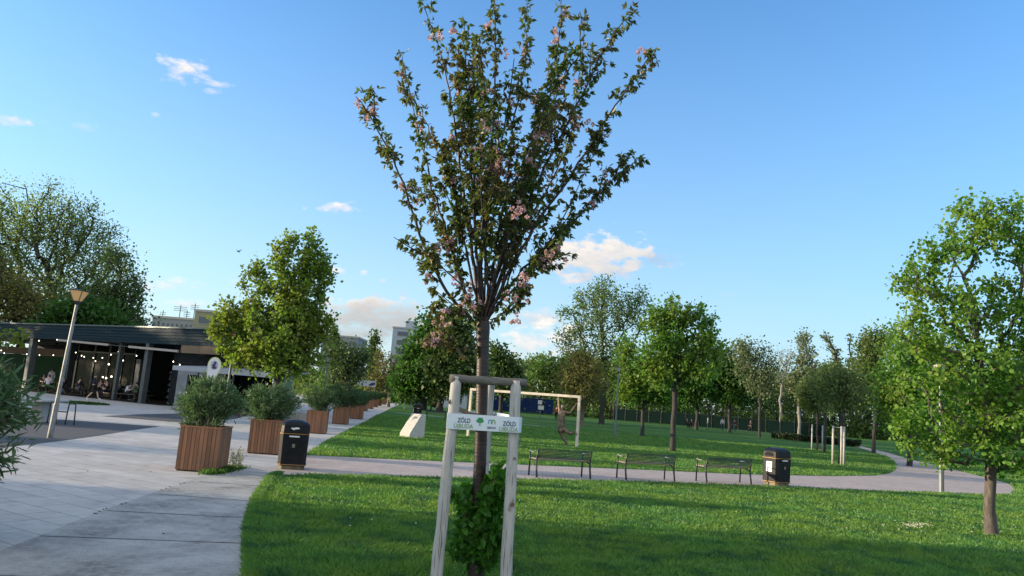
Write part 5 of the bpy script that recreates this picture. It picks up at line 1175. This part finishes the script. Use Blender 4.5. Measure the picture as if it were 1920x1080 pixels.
tree('bare_tree', 'brownish twiggy bare tree below the tower block', 728, [(728, 700, 30, 34), (700, 715, 26, 20), (715, 670, 14, 16)], 96, .2, L_BRO, BARK, 735, ntips=420, nleaf=2600, ls=.24, seed=33, sig=.5, rmin=.035)
tree('street_tree', 'sunlit yellow green twig of a tree reaching in at the left edge', -190, [(-190, 520, 110, 110), (-60, 610, 60, 28), (5, 638, 44, 11), (45, 636, 26, 9)], 12.5, .09, leafmat('young_leaf', (.12, .17, .02), (.20, .25, .04), .5), BARK, 700, ntips=230, nleaf=3200, ls=.075, seed=34, sig=.10, tpl=LEAFR, rmin=.006)

# unseen trees added left of the frame, sized and spaced to shade cafe and lawn
GSH = 'unseen trees added to shade the view from the left'
for i, (x, y, s_, rz) in enumerate(SHADE := [(-34, 2.5, 1.0, .3), (-40, 10.5, 1.1, 1.7), (-46, -2, 1.15, 2.9), (-52, 19.5, .8, .9), (-62, 27, 1.2, 3.9), (-58, 6, 1.35, 2.2), (-76, 40, 1.3, 4.4), (-66, 52, 2.2, .5), (-72, 63, 2.3, 1.5), (-64, 44, 2.0, 5.1), (-84, 52, 1.5, 2.6), (-34, -8, 1.0, 4.0), (-44, 36, 1.0, 3.2)]):
    copy_tree(horn, label='tall leafy tree added outside the left edge of the view to shade the scene', loc=(x, y, 0), rz=rz, scale=(s_, s_, s_))['group'] = GSH

# far-off woodland closing the park
def woodland():
    rng = np.random.default_rng(41)
    sk = [(540, 690), (600, 690), (690, 712), (740, 712), (880, 690), (925, 672), (960, 670), (1000, 660), (1040, 655), (1130, 670), (1250, 680), (1380, 684), (1450, 690), (1500, 686), (1560, 680), (1640, 690), (1750, 690), (1990, 690)]
    xs, ys = [a for a, b in sk], [b for a, b in sk]; C_, D_, S_ = [], [], []; ta, tb, tr = [], [], []
    px = 545
    while px < 2010:
        Y = rng.uniform(126, 172); top = np.interp(px, xs, ys)+rng.uniform(-4, 16); s = Y/FPX; hz_ = base_py(px, Y)
        rx = rng.uniform(16, 30); zt = P(px, top, Y)[2]; b_ = B(px, Y); n = 900; zb = rng.uniform(.8, 2.2)
        for l_ in range(5):
            c = np.array([b_[0]+rng.normal()*rx*s*.45, b_[1]+rng.normal()*2, zb+(zt-zb)*rng.uniform(.35, .82)]); v = rng.normal(size=(n//5, 3)); v /= np.linalg.norm(v, axis=1, keepdims=True)
            rr = rng.random((n//5, 1))**.4; h_ = min(zt-c[2], c[2]-zb+.3); C_.append(c+v*rr*np.array([rx*s*.75, rx*s*.75, max(h_, 1.2)])); D_.append(v+rng.normal(size=v.shape)*.6)
        for q in range(2): o = np.array([rng.normal()*1.2, rng.normal()*.8, 0]); ta.append(b_+o); tb.append(b_+o*.6+np.array([0, 0, (zt-zb)*.6])); tr.append(rng.uniform(.10, .24))
        px += rng.uniform(9, 15)
    # undergrowth
    for k in range(1100): px = rng.uniform(560, 2010); Y = rng.uniform(128, 165); b_ = B(px, Y); v = rng.normal(size=(34, 3))*np.array([1.3, 1, 1.5])+np.array([0, 0, 1.3]); v[:, 2] = np.abs(v[:, 2]); C_.append(b_+v); D_.append(rng.normal(size=(34, 3)))
    Cn = np.concatenate(C_); D = np.concatenate(D_); V, Fs, rnd = leaves(rng, Cn, D, .32+.42*rng.random(len(Cn)), LEAF4)
    tr = np.array(tr); V2, F2 = frusta(ta, tb, tr, tr*.5, 5); o1 = len(V)
    o = npmesh('woodland', np.concatenate([V, V2]), np.concatenate([Fs, F2+o1]), [leafmat('woodland_leaf', (.065, .135, .035), (.11, .19, .05), .45, (.12, .15, .045), pf=.12), BARK_D], rnd=np.concatenate([rnd, np.zeros(len(V2))]), matidx=np.concatenate([np.zeros(len(Fs)), np.ones(len(F2))]))
    tag(o, 'dark far-off belt of trees closing the park', 'woodland', kind='stuff')
woodland()
# hedge at the path bend
def hedge():
    rng = np.random.default_rng(12); a, b_ = np.array(G(1443, 821.5)), np.array(G(1602, 838)); n = 9000; t = rng.random(n); p = a+(b_-a)*t[:, None]; nn = np.array([-(b_-a)[1], (b_-a)[0], 0]); nn /= np.linalg.norm(nn)
    p = p+nn*rng.uniform(0, 1.1, n)[:, None]; p[:, 2] = rng.random(n)**.6*.62; V, Fs, rnd = leaves(rng, p-a, rng.normal(size=(n, 3)), .10+.10*rng.random(n), LEAF4)
    r_ = empty('low_hedge', a, 0, 'low dark clipped hedge beyond the staked young trees', 'hedge'); npmesh('foliage', V, Fs, leafmat('hedge_leaf', (.018, .035, .012), (.03, .05, .018), .2), r_, rnd=rnd)
hedge()
# tennis court screens
fa, fb = B(1150, 122), B(1545, 106); fd = fb-fa; fl_ = float(np.linalg.norm(fd)); fe = empty('court_fence', fa, math.atan2(fd[1], fd[0]), 'long teal windscreen fence of the tennis courts in the far right', 'fence')
nps = 16
for k in range(nps+1): mb = MB(); x = fl_*k/nps; mb.tube([(x, 0, 0), (x, 0, 3.2)], .04, 6); mb.build('post', STEEL_D, fe)
for k in range(nps): mb = MB(); x0 = fl_*k/nps+.1; x1 = fl_*(k+1)/nps-.1; mb.box(x0, x1, .06, .075, .15, 1.9); mb.build('windscreen', mat('teal_windscreen', (.003, .013, .012), .9, (.002, .010, .009), .4, spec=.08), fe)
mb = MB(); mb.tube([(0, 0, 3.18), (fl_, 0, 3.18)], .03, 6); mb.tube([(0, 0, 1.95), (fl_, 0, 1.95)], .02, 6); mb.build('rail', STEEL_D, fe)

# ---------------------------------------------------------------- far buildings
def block(name, px0, px1, pt, Y, dep, m, label, rows, cols, wm, roof=None, rz=0, roofpx=None):
    a, b_ = P(px0, pt, Y), P(px1, pt, Y); w_ = float(b_[0]-a[0]); h = float((a[2]+b_[2])/2); r_ = empty(name, ((a[0]+b_[0])/2, Y, 0), rz, label, 'building')
    mb = MB(); mb.box(-w_/2, w_/2, 0, dep, 0, h); wl = mb.build('wall', m, r_)
    mb = MB(); mb.box(-w_/2-.2, w_/2+.2, -.2, dep+.2, h+.002, h+.5); rf_ = mb.build('roof', roof or CONC, r_)
    for i in range(rows):
        for j in range(cols):
            z = h-2.6-i*3.0; x = -w_/2+w_*(j+.5)/cols
            if z < 1: continue
            mb = MB(); mb.box(x-w_/cols*.26, x+w_/cols*.26, -.04, .02, z, z+1.5); wn_ = mb.build('window', wm, r_)
            mb = MB(); mb.box(x-w_/cols*.28, x+w_/cols*.28, -.12, -.042, z-.12, z-.01); mb.build('sill', roof or CONC, wn_)
    return r_, rf_, w_, h
WMF = mat('far_window', (.06, .08, .10), .2)
TWR = mat('pale_blue_tower_render', (.34, .38, .43), .85, (.30, .34, .39), .05)
t_, rf_, w_, h = block('tower_block', 737, 776, 616, 260, 14, TWR, 'pale blue grey tower block rising behind the dark trees', 8, 1, WMF)
mb = MB(); mb.box(w_*.05, w_*.5, 2, 9, h+.51, h+3); mb.box(w_*.12, w_*.2, 3, 4, h+3.01, h+3.9); mb.build('lift_housing', TWR, rf_)
PLS = mat('pale_apartment_render', (.24, .26, .28), .85, (.20, .22, .24), .08)
block('apartment_block', 604, 672, 632, 210, 14, PLS, 'grey apartment block with rows of windows half hidden behind bare trees', 6, 7, WMF)
block('old_building', 366, 402, 585, 165, 12, mat('ochre_render', (.26, .25, .16), .85, (.22, .21, .14), .1), 'ochre flat roofed building over the cafe roof, beside the hornbeam', 2, 1, WMF)
ob_, rf_, w_, h = block('old_building', 286, 364, 598, 175, 14, PLS, 'pale low apartment row with roof aerials above the cafe roof', 3, 9, WMF)
for (x, hh, a_) in ((.0, 3.2, 1.6), (3.4, 3.8, 1.0), (1.7, 2.0, .8), (-4, 1.6, .7)):
    mb = MB(); mb.tube([(x, 3, h+.5), (x, 3, h+.5+hh)], .09, 5); 
    for q in range(3): mb.tube([(x-a_, 3, h+hh-q*.45), (x+a_, 3, h+hh-q*.45)], .05, 4)
    mb.build('aerial', STEEL_D, rf_)
g = B(960, 128); b_ = B(1036, 128); w_ = float(b_[0]-B(915, 128)[0]); bh = empty('blue_hoarding', B(915, 128), 0, 'long dark blue hoarding wall seen through the goal', 'wall')
for k in range(6): mb = MB(); mb.box(w_*k/6+.03, w_*(k+1)/6-.03, 0, .12, .2, 2.6); mb.build('panel', mat('deep_blue_sheet', (.010, .026, .09), .6, (.007, .018, .065), .7, spec=.08), bh)
for k in range(7): mb = MB(); mb.box(w_*k/6-.025, w_*k/6+.025, .0, .14, 0, 2.65); mb.build('post', STEEL_D, bh)
g = B(828, 125); w_ = float(B(874, 125)[0]-g[0]); hu = empty('white_kiosk', g, 0, 'far low white kiosk left of the goal', 'kiosk')
mb = MB(); mb.box(0, w_, 0, 3, 0, 2.3); mb.build('wall', mat('kiosk_wall', (.42, .47, .50), .8, (.36, .40, .44), .5), hu); mb = MB(); mb.box(-.2, w_+.2, -.2, 3.2, 2.302, 2.45); mb.build('roof', CONC, hu)
mb = MB(); mb.box(w_*.55, w_*.8, -.04, .02, .9, 1.7); mb.build('window', WMF, hu)

# bird
bc = P(447, 472, 42); bd = empty('flying_bird', bc, R(70), 'small dark bird flying left of the hornbeam', 'bird'); BK = mat('bird_dark', (.02, .02, .025), .7)
mb = MB(); mb.tube([(-.11, 0, 0), (-.07, 0, .01), (0, 0, .012), (.07, 0, .0), (.16, 0, -.005)], [.012, .03, .038, .024, .006], 8); mb.build('body', BK, bd, smooth=True)
for s_ in (-1, 1):
    mb = MB(); mb.add([(-.05, s_*.02, .02), (.04, s_*.02, .02), (.05, s_*.12, .10), (.09, s_*.20, .13), (-.02, s_*.13, .11), (-.05, s_*.02, .012), (.04, s_*.02, .012), (.05, s_*.12, .094), (.09, s_*.20, .126), (-.02, s_*.13, .104)], [(0, 1, 2, 4), (4, 2, 3), (5, 9, 7, 6), (9, 8, 7), (0, 5, 6, 1), (1, 6, 7, 2), (2, 7, 8, 3), (3, 8, 9, 4), (4, 9, 5, 0)]); mb.build('wing', BK, bd)
